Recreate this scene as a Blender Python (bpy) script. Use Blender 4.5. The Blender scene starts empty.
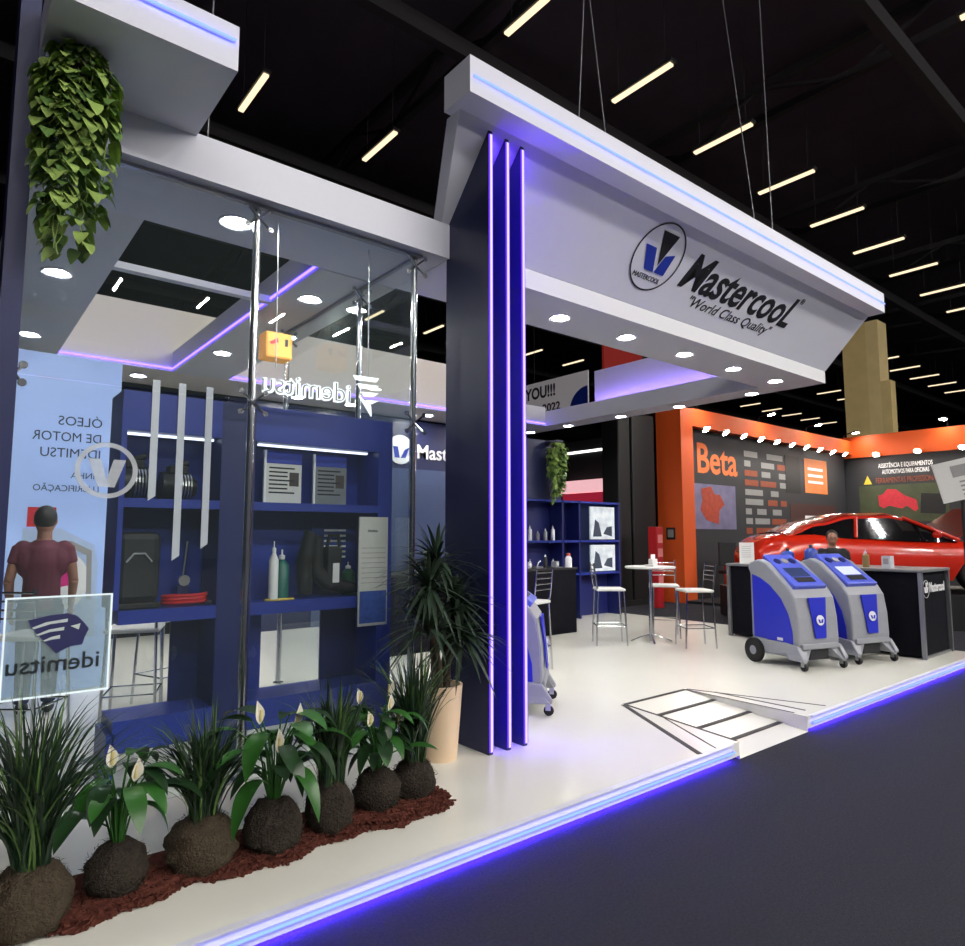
import bpy, bmesh, math, random
from mathutils import Vector, Matrix, noise
R = math.radians
PI = math.pi
rng = random.Random(7)
S = bpy.context.scene
COL = S.collection

# ------------------------------------------------------------------ camera
F_PX, W_PX, H_PX = 664.0, 965, 946
cam_d = bpy.data.cameras.new('camera')
cam_d.sensor_fit = 'HORIZONTAL'
cam_d.sensor_width = 36.0
cam_d.lens = 36.0 * F_PX / W_PX
cam_d.clip_start = 0.05
cam_d.clip_end = 200
cam = bpy.data.objects.new('camera', cam_d)
COL.objects.link(cam)
cam.location = (0, 0, 1.55)
YAW, PITCH = 50.841, 5.42
cam.rotation_euler = (R(90 + PITCH), 0, R(YAW - 90))
S.camera = cam

# ------------------------------------------------------------------ world, exposure
wd = bpy.data.worlds.new('hall_air')
S.world = wd
wd.use_nodes = True
wd.node_tree.nodes['Background'].inputs[0].default_value = (0.55, 0.6, 0.7, 1)
wd.node_tree.nodes['Background'].inputs[1].default_value = 0.14
S.view_settings.view_transform = 'Standard'
S.view_settings.look = 'None'
S.view_settings.gamma = 1
S.view_settings.use_curve_mapping = False
S.view_settings.exposure = 0.0
S.cycles.use_denoising = True
S.cycles.max_bounces = 10
S.cycles.transparent_max_bounces = 24
S.cycles.sample_clamp_indirect = 6.0
S.cycles.caustics_reflective = False
S.cycles.caustics_refractive = False

TUBE_L = 1.35       # radiance of the hall tubes over the stands
AISLE_FILL_L = 850.0  # radiance of the unseen far aisle rows, boosted as added fill
DOWN_L = 275.0      # radiance of the recessed downlights

# ------------------------------------------------------------------ materials
MATS = {}


def lin(c):
    return tuple(((v / 255) / 12.92 if v / 255 <= 0.04045 else ((v / 255 + 0.055) / 1.055) ** 2.4) for v in c)


def mat(name, rgb, rough=0.5, metal=0.0, var=0.08, scale=18.0, bump=0.0, bscale=60.0, spec=0.5, emit=None, es=1.0, trans=0.0, coat=0.0):
    """procedural principled material; rgb in sRGB 0-255, var = noise variation of the base colour"""
    if name in MATS:
        return MATS[name]
    m = bpy.data.materials.new(name)
    m.use_nodes = True
    nt = m.node_tree
    b = nt.nodes['Principled BSDF']
    base = lin(rgb)
    tc = nt.nodes.new('ShaderNodeTexCoord')
    nz = nt.nodes.new('ShaderNodeTexNoise')
    nz.inputs['Scale'].default_value = scale
    nz.inputs['Detail'].default_value = 3
    nt.links.new(tc.outputs['Object'], nz.inputs['Vector'])
    mx = nt.nodes.new('ShaderNodeMix')
    mx.data_type = 'RGBA'
    mx.inputs['A'].default_value = (*[v * (1 - var) for v in base], 1)
    mx.inputs['B'].default_value = (*[min(1, v * (1 + var)) for v in base], 1)
    nt.links.new(nz.outputs['Fac'], mx.inputs['Factor'])
    nt.links.new(mx.outputs['Result'], b.inputs['Base Color'])
    b.inputs['Roughness'].default_value = rough
    b.inputs['Metallic'].default_value = metal
    b.inputs['Specular IOR Level'].default_value = spec
    b.inputs['Coat Weight'].default_value = coat
    b.inputs['Transmission Weight'].default_value = trans
    if emit:
        b.inputs['Emission Color'].default_value = (*emit, 1)
        b.inputs['Emission Strength'].default_value = es
    if bump:
        n2 = nt.nodes.new('ShaderNodeTexNoise')
        n2.inputs['Scale'].default_value = bscale
        n2.inputs['Detail'].default_value = 4
        nt.links.new(tc.outputs['Object'], n2.inputs['Vector'])
        bp = nt.nodes.new('ShaderNodeBump')
        bp.inputs['Strength'].default_value = bump
        bp.inputs['Distance'].default_value = 0.02
        nt.links.new(n2.outputs['Fac'], bp.inputs['Height'])
        nt.links.new(bp.outputs['Normal'], b.inputs['Normal'])
    MATS[name] = m
    return m


def emis(name, col, strength):
    if name in MATS:
        return MATS[name]
    m = bpy.data.materials.new(name)
    m.use_nodes = True
    nt = m.node_tree
    nt.nodes.remove(nt.nodes['Principled BSDF'])
    e = nt.nodes.new('ShaderNodeEmission')
    e.inputs[0].default_value = (*col, 1)
    e.inputs[1].default_value = strength
    nt.links.new(e.outputs[0], nt.nodes['Material Output'].inputs[0])
    MATS[name] = m
    return m


def sheer(name, rgb, alpha, rough=0.4, gloss=True, es=0.0):
    """transparent sheet: transparent mixed with a diffuse tint, plus a fresnel reflection"""
    if name in MATS:
        return MATS[name]
    m = bpy.data.materials.new(name)
    m.use_nodes = True
    nt = m.node_tree
    nt.nodes.remove(nt.nodes['Principled BSDF'])
    out = nt.nodes['Material Output']
    tr = nt.nodes.new('ShaderNodeBsdfTransparent')
    tr.inputs[0].default_value = (0.96, 0.985, 0.98, 1)
    df = nt.nodes.new('ShaderNodeBsdfTranslucent' if not gloss else 'ShaderNodeBsdfDiffuse')
    df.inputs[0].default_value = (*lin(rgb), 1)
    mx = nt.nodes.new('ShaderNodeMixShader')
    nz = nt.nodes.new('ShaderNodeTexNoise')
    nz.inputs['Scale'].default_value = 6
    mr = nt.nodes.new('ShaderNodeMapRange')
    mr.inputs['To Min'].default_value = alpha * 0.85
    mr.inputs['To Max'].default_value = alpha * 1.15
    nt.links.new(nz.outputs['Fac'], mr.inputs['Value'])
    nt.links.new(mr.outputs[0], mx.inputs[0])
    nt.links.new(tr.outputs[0], mx.inputs[1])
    nt.links.new(df.outputs[0], mx.inputs[2])
    gl = nt.nodes.new('ShaderNodeBsdfGlossy')
    gl.inputs['Roughness'].default_value = 0.0
    lw = nt.nodes.new('ShaderNodeLayerWeight')
    lw.inputs['Blend'].default_value = 0.5
    pw = nt.nodes.new('ShaderNodeMath')
    pw.operation = 'POWER'
    nt.links.new(lw.outputs['Facing'], pw.inputs[0])
    pw.inputs[1].default_value = 5.0
    fr = nt.nodes.new('ShaderNodeMath')
    fr.operation = 'MULTIPLY_ADD'
    nt.links.new(pw.outputs[0], fr.inputs[0])
    fr.inputs[1].default_value = 0.96
    fr.inputs[2].default_value = 0.035
    mg = nt.nodes.new('ShaderNodeMixShader')
    nt.links.new(fr.outputs[0], mg.inputs[0])
    nt.links.new(mx.outputs[0], mg.inputs[1])
    nt.links.new(gl.outputs[0], mg.inputs[2])
    nt.links.new(mg.outputs[0], out.inputs[0])
    MATS[name] = m
    return m


M_FLOORW = mat('white_deck', (236, 236, 226), 0.22, var=0.025, scale=3, spec=0.4)
M_WHITE = mat('white_laminate', (224, 226, 238), 0.45, var=0.02, scale=4)
M_SOFFIT = mat('grey_white_soffit', (222, 224, 228), 0.55, var=0.02, scale=3)
M_NAVY = mat('navy_laminate', (34, 40, 78), 0.4, var=0.06, scale=5)
M_SHELF = mat('blue_laminate', (40, 58, 150), 0.35, var=0.05, scale=5)
M_SHELFD = mat('dark_blue_laminate', (28, 36, 96), 0.4, var=0.05, scale=5)
M_BLACK = mat('black_matte', (22, 22, 26), 0.6, var=0.1)
M_CLOTH = mat('black_cloth', (20, 20, 27), 0.9, var=0.25, scale=9, bump=0.2, bscale=12, spec=0.1)
M_RUBBER = mat('black_rubber', (18, 18, 19), 0.7, var=0.15)
M_CHROME = mat('chrome', (205, 207, 210), 0.16, 1.0, var=0.03)
M_STEEL = mat('brushed_steel', (190, 192, 196), 0.3, 1.0, var=0.05, scale=40)
M_ALU = mat('aluminium_profile', (150, 152, 156), 0.4, 0.8, var=0.05)
M_ORANGE = mat('orange_paint', (232, 96, 38), 0.5, var=0.04, scale=3)
M_DARKWALL = mat('charcoal_graphic_wall', (46, 47, 52), 0.6, var=0.15, scale=1.5)
M_RED = mat('red_car_paint', (205, 40, 18), 0.18, 0.0, var=0.04, coat=1.0)
M_WINDOW = mat('dark_car_glass', (10, 10, 12), 0.04, var=0.1, spec=0.8)
M_GREY = mat('machine_grey', (150, 153, 160), 0.45, var=0.05)
M_BLUE = mat('machine_blue', (38, 48, 190), 0.35, var=0.05)
M_BLUE2 = mat('console_blue', (84, 98, 206), 0.35, var=0.05)
M_TAPE = mat('black_tape', (24, 24, 26), 0.55, var=0.1)
M_INK = mat('black_ink', (20, 22, 30), 0.5, var=0.1)
M_LOGOB = mat('logo_blue', (28, 52, 160), 0.45, var=0.03)
M_WHITEP = mat('white_print', (235, 236, 238), 0.6, var=0.02)
M_GREYP = mat('grey_print', (150, 150, 150), 0.6, var=0.1)
M_PAPER = mat('paper', (215, 215, 212), 0.7, var=0.03)
M_CREAMPOT = mat('cream_ceramic', (226, 200, 168), 0.5, var=0.06, scale=6)
M_SEAT = mat('white_seat_vinyl', (228, 228, 224), 0.4, var=0.02)
M_GRASS = mat('grass_blade', (38, 60, 40), 0.45, var=0.5, scale=9)
M_GRASSL = mat('light_grass_blade', (84, 116, 56), 0.45, var=0.3, scale=9)
M_LEAF = mat('lily_leaf', (48, 98, 38), 0.35, var=0.45, scale=7)
M_LEAFD = mat('dark_lily_leaf', (34, 62, 34), 0.35, var=0.4, scale=7)
M_POTHOS = mat('pothos_leaf', (146, 172, 92), 0.35, var=0.55, scale=14)
M_YUCCA = mat('palm_leaf', (48, 66, 50), 0.45, var=0.4, scale=8)
M_TRUNK = mat('palm_trunk', (70, 56, 44), 0.9, var=0.3, scale=20, bump=0.8, bscale=40)
M_COIR = mat('coir_fibre', (80, 71, 59), 0.95, var=0.45, scale=40, bump=1.0, bscale=90, spec=0.1)
M_COIRD = mat('dark_coir_fibre', (62, 56, 50), 0.95, var=0.5, scale=40, bump=1.0, bscale=90, spec=0.1)
M_FLOWER = mat('white_spathe', (235, 232, 215), 0.5, var=0.04)
M_SPADIX = mat('cream_spadix', (220, 205, 140), 0.6, var=0.1)
M_BARK = mat('bark_mulch', (88, 50, 42), 0.95, var=0.6, scale=30, spec=0.1)
M_SKIN = mat('skin', (150, 105, 85), 0.5, var=0.06)
M_HAIR = mat('dark_hair', (26, 22, 22), 0.6, var=0.3, scale=60)
M_MAROON = mat('maroon_shirt', (92, 34, 52), 0.8, var=0.1)
M_DENIM = mat('dark_trousers', (30, 38, 80), 0.8, var=0.12)
M_GLASS = sheer('clear_glass', (200, 225, 225), 0.012)
M_LEDW = emis('led_blue_white', (0.34, 0.56, 1.0), 1.2)
M_LEDV = emis('led_violet', (0.065, 0.02, 1.0), 160.0)
M_LEDS = emis('led_side', (0.055, 0.065, 1.0), 6.5)
M_LEDVW = emis('led_lavender', (0.11, 0.06, 1.0), 9.0)
M_FINLED = emis('led_pale_violet', (0.80, 0.66, 1.0), 1.2)
M_TUBE = emis('tube_glow', (1.0, 0.80, 0.52), TUBE_L)
M_FILLTUBE = emis('aisle_fill_glow', (1.0, 0.95, 0.90), AISLE_FILL_L)
M_DOWN = emis('downlight_glow', (1.0, 0.97, 0.93), DOWN_L)
M_SPOT = emis('spot_glow', (1.0, 0.95, 0.85), 210.0)
M_FLOOD = emis('flood_glow', (1.0, 0.93, 0.75), 160.0)
M_LETTER = emis('sign_letter_glow', (0.95, 0.97, 1.0), 1.6)
M_FINV = emis('fin_channel_violet', (0.14, 0.04, 1.0), 1.5)
M_EDGE = emis('acrylic_edge_glow', (0.9, 0.95, 1.0), 1.1)

# ------------------------------------------------------------------ geometry helpers


class MB:
    def __init__(self):
        self.bm = bmesh.new()

    def face(self, pts):
        try:
            return self.bm.faces.new([self.bm.verts.new(p) for p in pts])
        except ValueError:
            return None

    def box(self, x0, x1, y0, y1, z0, z1, M=None):
        v = [Vector((x, y, z)) for z in (z0, z1) for y in (y0, y1) for x in (x0, x1)]
        if M:
            v = [M @ p for p in v]
        v = [self.bm.verts.new(p) for p in v]
        for f in ((0, 2, 3, 1), (4, 5, 7, 6), (0, 1, 5, 4), (2, 6, 7, 3), (0, 4, 6, 2), (1, 3, 7, 5)):
            self.bm.faces.new([v[i] for i in f])
        return self

    def prism(self, pts, d, M=None):
        """pts: closed 3D outline, extruded by vector d"""
        d = Vector(d)
        a = [Vector(p) for p in pts]
        if M:
            a = [M @ p for p in a]
            d = M.to_3x3() @ d
        va = [self.bm.verts.new(p) for p in a]
        vb = [self.bm.verts.new(p + d) for p in a]
        n = len(a)
        self.bm.faces.new(va[::-1])
        self.bm.faces.new(vb)
        for i in range(n):
            self.bm.faces.new([va[i], va[(i + 1) % n], vb[(i + 1) % n], vb[i]])
        return self

    def tube(self, pts, r, seg=8, cap=True):
        """round tube along pts; r a number or one radius per point"""
        pts = [Vector(p) for p in pts]
        n = len(pts)
        rs = r if isinstance(r, (list, tuple)) else [r] * n
        rings = []
        prev = None
        for i, p in enumerate(pts):
            t = (pts[min(i + 1, n - 1)] - pts[max(i - 1, 0)]).normalized()
            if prev is None:
                a = t.orthogonal().normalized()
            else:
                a = (prev - t * prev.dot(t))
                a = a.normalized() if a.length > 1e-6 else t.orthogonal().normalized()
            prev = a
            b = t.cross(a)
            rings.append([self.bm.verts.new(p + (a * math.cos(2 * PI * k / seg) + b * math.sin(2 * PI * k / seg)) * rs[i]) for k in range(seg)])
        for i in range(n - 1):
            for k in range(seg):
                self.bm.faces.new([rings[i][k], rings[i][(k + 1) % seg], rings[i + 1][(k + 1) % seg], rings[i + 1][k]])
        if cap:
            self.bm.faces.new(rings[0][::-1])
            self.bm.faces.new(rings[-1])
        return self

    def lathe(self, prof, seg=20, o=(0, 0, 0), M=None):
        """prof: list of (r, z), around +Z at o"""
        o = Vector(o)
        rings = []
        for r, z in prof:
            if r < 1e-5:
                q = [Vector((0, 0, z))]
            else:
                q = [Vector((r * math.cos(2 * PI * k / seg), r * math.sin(2 * PI * k / seg), z)) for k in range(seg)]
            q = [(M @ p if M else p) + o for p in q]
            rings.append([self.bm.verts.new(p) for p in q])
        for a, b in zip(rings, rings[1:]):
            if len(a) == 1 and len(b) == 1:
                continue
            for k in range(seg):
                k2 = (k + 1) % seg
                if len(a) == 1:
                    self.bm.faces.new([a[0], b[k2], b[k]])
                elif len(b) == 1:
                    self.bm.faces.new([a[k], a[k2], b[0]])
                else:
                    self.bm.faces.new([a[k], a[k2], b[k2], b[k]])
        return self

    def ball(self, o, rx, ry, rz, seg=14, rough=0.0, seed=0):
        o = Vector(o)
        n = seg // 2 + 2
        prof = [(math.sin(PI * i / n), -math.cos(PI * i / n)) for i in range(n + 1)]
        v0 = len(self.bm.verts)
        self.lathe(prof, seg)
        self.bm.verts.ensure_lookup_table()
        for v in self.bm.verts[v0:]:
            p = v.co.copy()
            k = 1 + (rough * noise.noise(p * 3 + Vector((seed, seed * 2, 0))) if rough else 0)
            v.co = o + Vector((p.x * rx, p.y * ry, p.z * rz)) * k
        return self

    def ribbon(self, pts, ws, side=None, fold=0.0):
        """leaf blade: centre line pts, half widths ws, side = sideways vector; fold raises the two edges"""
        pts = [Vector(p) for p in pts]
        rows = []
        for i, p in enumerate(pts):
            t = (pts[min(i + 1, len(pts) - 1)] - pts[max(i - 1, 0)]).normalized()
            s = Vector(side) if side is not None else t.cross(Vector((0, 0, 1)))
            s = s - t * s.dot(t)
            s = s.normalized() if s.length > 1e-6 else t.orthogonal().normalized()
            nn = s.cross(t)
            w = ws[i]
            if fold:
                rows.append([self.bm.verts.new(p - s * w + nn * w * fold), self.bm.verts.new(p), self.bm.verts.new(p + s * w + nn * w * fold)])
            else:
                rows.append([self.bm.verts.new(p - s * w), self.bm.verts.new(p + s * w)])
        for a, b in zip(rows, rows[1:]):
            for k in range(len(a) - 1):
                self.bm.faces.new([a[k], a[k + 1], b[k + 1], b[k]])
        return self

    def build(self, name, m, parent=None, smooth=False, bevel=0.0, label=None):
        bmesh.ops.recalc_face_normals(self.bm, faces=self.bm.faces[:])
        me = bpy.data.meshes.new(name)
        self.bm.to_mesh(me)
        self.bm.free()
        if smooth:
            for p in me.polygons:
                p.use_smooth = True
        o = bpy.data.objects.new(name, me)
        COL.objects.link(o)
        if isinstance(m, (list, tuple)):
            for k in m:
                me.materials.append(k)
        else:
            me.materials.append(m)
        if parent:
            o.parent = parent
        if bevel:
            b = o.modifiers.new('bevel', 'BEVEL')
            b.width = bevel
            b.segments = 2
            b.limit_method = 'ANGLE'
        if smooth:
            try:
                me.set_sharp_from_angle(angle=R(42))
            except Exception:
                pass
        if label:
            o['label'] = label
        return o


def tag(o, label, cat, group=None):
    o['label'] = label
    o['category'] = cat
    if group:
        o['group'] = group
    return o


def thing(name, label, cat, loc=(0, 0, 0), rz=0.0, group=None):
    o = bpy.data.objects.new(name, None)
    o.empty_display_size = 0.1
    COL.objects.link(o)
    o.location = loc
    o.rotation_euler = (0, 0, rz)
    return tag(o, label, cat, group)


def struct(name, mb, m):
    o = mb.build(name, m)
    o['kind'] = 'structure'
    return o


def children(o):
    return [c for c in COL.objects if c.parent == o]


def dup(root, loc, rz, label, group=None):
    r = root.copy()
    COL.objects.link(r)
    r.location = loc
    r.rotation_euler = (0, 0, rz)
    r['label'] = label
    if group:
        r['group'] = group
    for c in list(root.children):
        c2 = c.copy()
        COL.objects.link(c2)
        c2.parent = r
        for g in list(c.children):
            g2 = g.copy()
            COL.objects.link(g2)
            g2.parent = c2
    return r


def frame_facing(o, x, y):
    """matrix whose local x, y run along x, y (world vectors) at origin o"""
    x = Vector(x).normalized()
    y = Vector(y).normalized()
    n = x.cross(y)
    return Matrix(((x.x, y.x, n.x, o[0]), (x.y, y.y, n.y, o[1]), (x.z, y.z, n.z, o[2]), (0, 0, 0, 1)))


def text(name, s, size, M, m, parent=None, bold=0.0, shear=0.0, xs=1.0, depth=0.002, align='LEFT', width=None, space=1.0):
    """lettering as a mesh; M places the text plane. width: fit the text to this width"""
    cu = bpy.data.curves.new('lettering', 'FONT')
    cu.body = s
    cu.size = size
    cu.offset = bold
    cu.shear = shear
    cu.extrude = depth
    cu.align_x = align
    cu.space_character = space
    cu.resolution_u = 3
    tmp = bpy.data.objects.new('lettering', cu)
    COL.objects.link(tmp)
    bpy.context.view_layer.update()
    dg = bpy.context.evaluated_depsgraph_get()
    me = bpy.data.meshes.new_from_object(tmp.evaluated_get(dg))
    bpy.data.objects.remove(tmp)
    bpy.data.curves.remove(cu)
    if width:
        xsn = [v.co.x for v in me.vertices]
        if xsn:
            xs = width / max(1e-6, max(xsn) - min(xsn))
    me.transform(M @ Matrix.Diagonal((xs, 1, 1, 1)))
    if M.to_3x3().determinant() < 0:
        me.flip_normals()
    me.materials.clear()
    me.materials.append(m)
    o = bpy.data.objects.new(name, me)
    COL.objects.link(o)
    if parent:
        o.parent = parent
    return o


def flat(mb, M, pts, d=0.002):
    """thin plate: 2D outline in the plane of M"""
    mb.prism([M @ Vector((x, y, 0)) for x, y in pts], M.to_3x3() @ Vector((0, 0, d)))
    return mb


def ringpts(cx, cy, rx, ry, n=40):
    return [(cx + rx * math.cos(2 * PI * i / n), cy + ry * math.sin(2 * PI * i / n)) for i in range(n)]


def ringmesh(mb, M, cx, cy, r0, r1, n=40, d=0.003, ky=1.0):
    for i in range(n):
        a, b = 2 * PI * i / n, 2 * PI * (i + 1) / n
        flat(mb, M, [(cx + r0 * math.cos(a), cy + ky * r0 * math.sin(a)), (cx + r1 * math.cos(a), cy + ky * r1 * math.sin(a)),
                     (cx + r1 * math.cos(b), cy + ky * r1 * math.sin(b)), (cx + r0 * math.cos(b), cy + ky * r0 * math.sin(b))], d)
    return mb


def badge(M, cx, cy, r, parent, ring_m, blue_m, dark_m, nm='badge', d=0.003, k=0.0):
    """ring with a V of two blue bars and a dark wedge"""
    o = ringmesh(MB(), M, cx, cy, r * 0.955, r, d=d).build(nm + '_ring', ring_m, parent)
    ring_M, M = M, M @ Matrix.Translation((cx, cy, 0)) @ Matrix(((1, k, 0, 0), (0, 1, 0, 0), (0, 0, 1, 0), (0, 0, 0, 1))) @ Matrix.Translation((-cx, -cy, 0))
    v = MB()
    flat(v, M, [(cx - 0.62 * r, cy + 0.22 * r), (cx - 0.17 * r, cy + 0.22 * r), (cx - 0.06 * r, cy - 0.42 * r), (cx - 0.46 * r, cy - 0.42 * r)], d)
    flat(v, M, [(cx - 0.02 * r, cy - 0.42 * r), (cx + 0.30 * r, cy + 0.10 * r), (cx + 0.70 * r, cy + 0.22 * r), (cx + 0.42 * r, cy - 0.42 * r)], d)
    v.build(nm + '_chevron', blue_m, parent)
    w = MB()
    flat(w, M, [(cx - 0.06 * r, cy + 0.72 * r), (cx + 0.66 * r, cy + 0.72 * r), (cx + 0.06 * r, cy - 0.20 * r)], d)
    w.build(nm + '_wedge', dark_m, parent)
    return o


# ------------------------------------------------------------------ the hall
m_carpet = mat('hall_carpet', (60, 61, 68), 0.95, var=0.35, scale=70, bump=0.6, bscale=260, spec=0.1)
struct('floor', MB().box(-30, 75, -40, 45, -0.1, 0), m_carpet)
m_roof = mat('hall_roof', (80, 74, 82), 0.9, var=0.2, scale=1, spec=0.1)
struct('ceiling', MB().box(-30, 75, -40, 45, 14.0, 14.3), m_roof)
m_hw = mat('hall_wall', (30, 30, 34), 0.9, var=0.2, scale=0.5, spec=0.1)
struct('wall_back', MB().box(-30, 75, 45, 45.3, 0, 14), m_hw)
struct('wall_right', MB().box(75, 75.3, -40, 45, 0, 14), m_hw)
struct('wall_left', MB().box(-30.3, -30, -40, 45, 0, 14), m_hw)

# steel roof beams
m_truss = mat('roof_steel', (52, 50, 52), 0.7, 0.2, var=0.1)
for i, y in enumerate((-2.0, 4.8, 11.0, 17.5, 24.0, 31.0)):
    b = MB().box(-30, 75, y - 0.12, y + 0.12, 12.1, 12.5)
    tag(b.build('roof_beam', m_truss), 'dark steel roof beam running along the hall above the tube lights', 'beam', 'long roof beams')
for i, x in enumerate((1.5, 9.0, 16.5, 24.0, 31.5, 39.0, 46.5)):
    t = thing('roof_truss', 'dark steel lattice truss crossing under the hall roof', 'truss', (x, 0, 12.6), 0, 'roof trusses across the hall')
    MB().box(-0.1, 0.1, -40, 45, 0.9, 1.1).build('upper_chord', m_truss, t)
    MB().box(-0.1, 0.1, -40, 45, 0.0, 0.2).build('lower_chord', m_truss, t)
    zz = [(0, -40 + 2.2 * k, 0.1 if k % 2 else 1.0) for k in range(39)]
    MB().tube(zz, 0.06, 6).build('lattice_bar', m_truss, t)

# tube lights: rows along the hall, the far aisle ones added as fill
ORD = ['first', 'second', 'third', 'fourth', 'fifth', 'sixth', 'seventh', 'eighth', 'ninth', 'tenth', 'eleventh', 'twelfth', 'thirteenth', 'fourteenth', 'fifteenth', 'sixteenth', 'seventeenth']
tube0 = thing('tube_light', 'warm white tube light', 'light', (0, 0, 11))
MB().box(-0.09, 0.09, -0.8, 0.8, 0.02, 0.09).build('housing', mat('lamp_housing', (60, 60, 60), 0.5), tube0)
MB().box(-0.055, 0.055, -0.75, 0.75, -0.03, 0.02).build('diffuser', M_TUBE, tube0)
MB().tube([(0, -0.6, 0.09), (0, -0.6, 3.0)], 0.008, 6).build('hanger', m_truss, tube0)
MB().tube([(0, 0.6, 0.09), (0, 0.6, 3.0)], 0.008, 6).build('hanger', m_truss, tube0)
fill_mesh = [c for c in tube0.children if c.name == 'diffuser'][0].data.copy()
for v_ in fill_mesh.vertices:
    v_.co.x *= 0.6
fill_mesh.materials.clear()
fill_mesh.materials.append(M_FILLTUBE)
first = True
for row, (y, n0, n1) in enumerate(((8.05, 0, 17), (13.5, 0, 16), (19.0, 1, 17), (24.5, 2, 18), (2.5, -2, 12), (-3.0, -3, 8), (-8.5, -3, 9), (-19.5, -4, 10))):
    for k in range(n0, n1):
        x = 4.65 + 3.1 * k
        if row == 0:
            lab = 'tube light in the row over the white sign header, %s along the row' % ORD[k]
            grp = None
        elif row == 1 and k < 2:
            lab = 'tube light seen above the left white header, %s of the two' % ORD[k]
            grp = None
        else:
            lab = 'small warm tube light hung under the dark hall roof, away from the header row; far aisle rows are added fill'
            grp = 'distant hall tube lights'
        if first:
            o = tube0
            o.location = (x, y, 11)
            o['label'] = lab
            first = False
        else:
            o = dup(tube0, (x, y, 11), 0, lab)
        if grp:
            o['group'] = grp
        if y < -5:  # unseen rows far over the aisle, overbright fill for the stand front
            for c in o.children:
                if c.name.startswith('diffuser'):
                    c.data = fill_mesh

# ------------------------------------------------------------------ stand platform
PZ = 0.12
FY = 2.587
plat = thing('exhibition_platform', 'low white stand platform edged with blue light along the grey carpet', 'platform', (4.5, FY, 0))


def L(x, y, z):
    return (x - 4.5, y - FY, z)


d = MB()
XL, XR, YB = -0.6, 9.97, 10.6
A, B_, C_, D_ = (4.62, 3.75), (5.5, 3.75), (4.42, FY), (5.44, FY)
top = [(XL, FY), C_, A, B_, D_, (XR, FY), (XR, YB), (XL, YB)]
d.face([L(x, y, PZ) for x, y in top])
for (xa, ya), (xb, yb) in zip(top, top[1:] + top[:1]):
    if (xa, ya) in (C_, A, B_):
        continue
    d.face([L(xa, ya, 0.0 if ya != FY else 0.025), L(xb, yb, 0.0 if yb != FY else 0.025), L(xb, yb, PZ), L(xa, ya, PZ)])
d.face([L(*C_, 0), L(*A, PZ), L(*C_, PZ)])
d.face([L(*D_, 0), L(*D_, PZ), L(*B_, PZ)])
d.build('deck', M_FLOORW, plat)
r_ = MB()
r_.face([L(*C_, 0.003), L(*D_, 0.003), L(*B_, PZ - 0.0005), L(*A, PZ - 0.0005)])
ramp = r_.build('ramp', M_FLOORW, plat)


def strip(p, q, w, name, par, up=0.002):
    p, q = Vector(p), Vector(q)
    t = (q - p).normalized()
    s = t.cross(Vector((0, 0, 1))).normalized() * w / 2
    MB().prism([p - s, p + s, q + s, q - s], (0, 0, up)).build(name, M_TAPE, par)


def rampp(t, side):
    a, c = (A, C_) if side == 0 else (B_, D_)
    return L(a[0] + (c[0] - a[0]) * t, a[1] + (c[1] - a[1]) * t, PZ * (1 - t) + 0.003 * t)


for t in (0.27, 0.565, 0.80):
    strip(rampp(t, 0), rampp(t, 1), 0.055, 'ramp_bar', ramp)
strip(L(*A, PZ), L(*B_, PZ), 0.04, 'tape_line', plat)
strip(L(*A, PZ), L(C_[0], C_[1] + 0.02, PZ), 0.025, 'tape_line', plat)
strip(L(*B_, PZ), L(D_[0] + 0.03, D_[1] + 0.12, PZ), 0.02, 'tape_line', plat)
strip(L(A[0] - 0.02, A[1], PZ), L(3.97, FY + 0.02, PZ), 0.04, 'tape_line', plat)
strip(L(4.56, 3.35, PZ), L(4.16, FY + 0.02, PZ), 0.012, 'tape_line', plat)
strip(L(B_[0] + 0.03, B_[1], PZ), L(5.9, FY + 0.06, PZ), 0.02, 'tape_line', plat)
strip(L(5.62, 3.52, PZ), L(5.62, FY + 0.1, PZ), 0.025, 'tape_line', plat)
for x0, x1 in ((XL, 4.33), (5.5, XR)):
    MB().box(x0 - 4.5, x1 - 4.5, -0.024, -0.018, 0.063, 0.073).build('led_strip', M_LEDW, plat)
    MB().box(x0 - 4.5, x1 - 4.5, -0.018, -0.001, 0.064, 0.072).build('led_channel', M_LEDS, plat)
    MB().box(x0 - 4.5, x1 - 4.5, -0.02, 0.02, PZ - 0.006, PZ + 0.0006).build('edge_trim', M_WHITE, plat)
    MB().box(x0 - 4.5, x1 - 4.5, 0.022, 0.034, 0.018, 0.026).build('glow_strip', M_LEDV, plat)

# ------------------------------------------------------------------ canopy
SZ = 3.65
hd = thing('canopy_header', 'long white sloped sign header with a black brand name and blue light line', 'sign', (6, 4, SZ))


def H(x, y, z):
    return (x - 6, y - 4, z - SZ)


CX0, CX1, CY, CZ0, CZ1 = 2.54, 9.48, 3.25, 4.475, 4.735
MB().box(CX0 - 6, CX1 - 6, CY - 4, 3.54 - 4, CZ0 - SZ, CZ1 - SZ).build('cap', M_WHITE, hd)
PT, PB = (3.438, 4.475), (4.01, 3.83)
sp_ = MB()
pv = [sp_.bm.verts.new(H(x, y, z)) for x, y, z in ((2.60, PT[0], PT[1]), (9.45, PT[0], PT[1]), (9.41, PB[0], PB[1]), (2.84, PB[0], PB[1]),
                                                   (2.60, PT[0] + 0.15, PT[1]), (9.45, PT[0] + 0.15, PT[1]), (9.41, PB[0] + 0.12, PB[1]), (2.84, PB[0] + 0.12, PB[1]))]
for f_ in ((0, 1, 2, 3), (4, 7, 6, 5), (0, 4, 5, 1), (3, 2, 6, 7), (0, 3, 7, 4), (1, 5, 6, 2)):
    sp_.bm.faces.new([pv[k] for k in f_])
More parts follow.
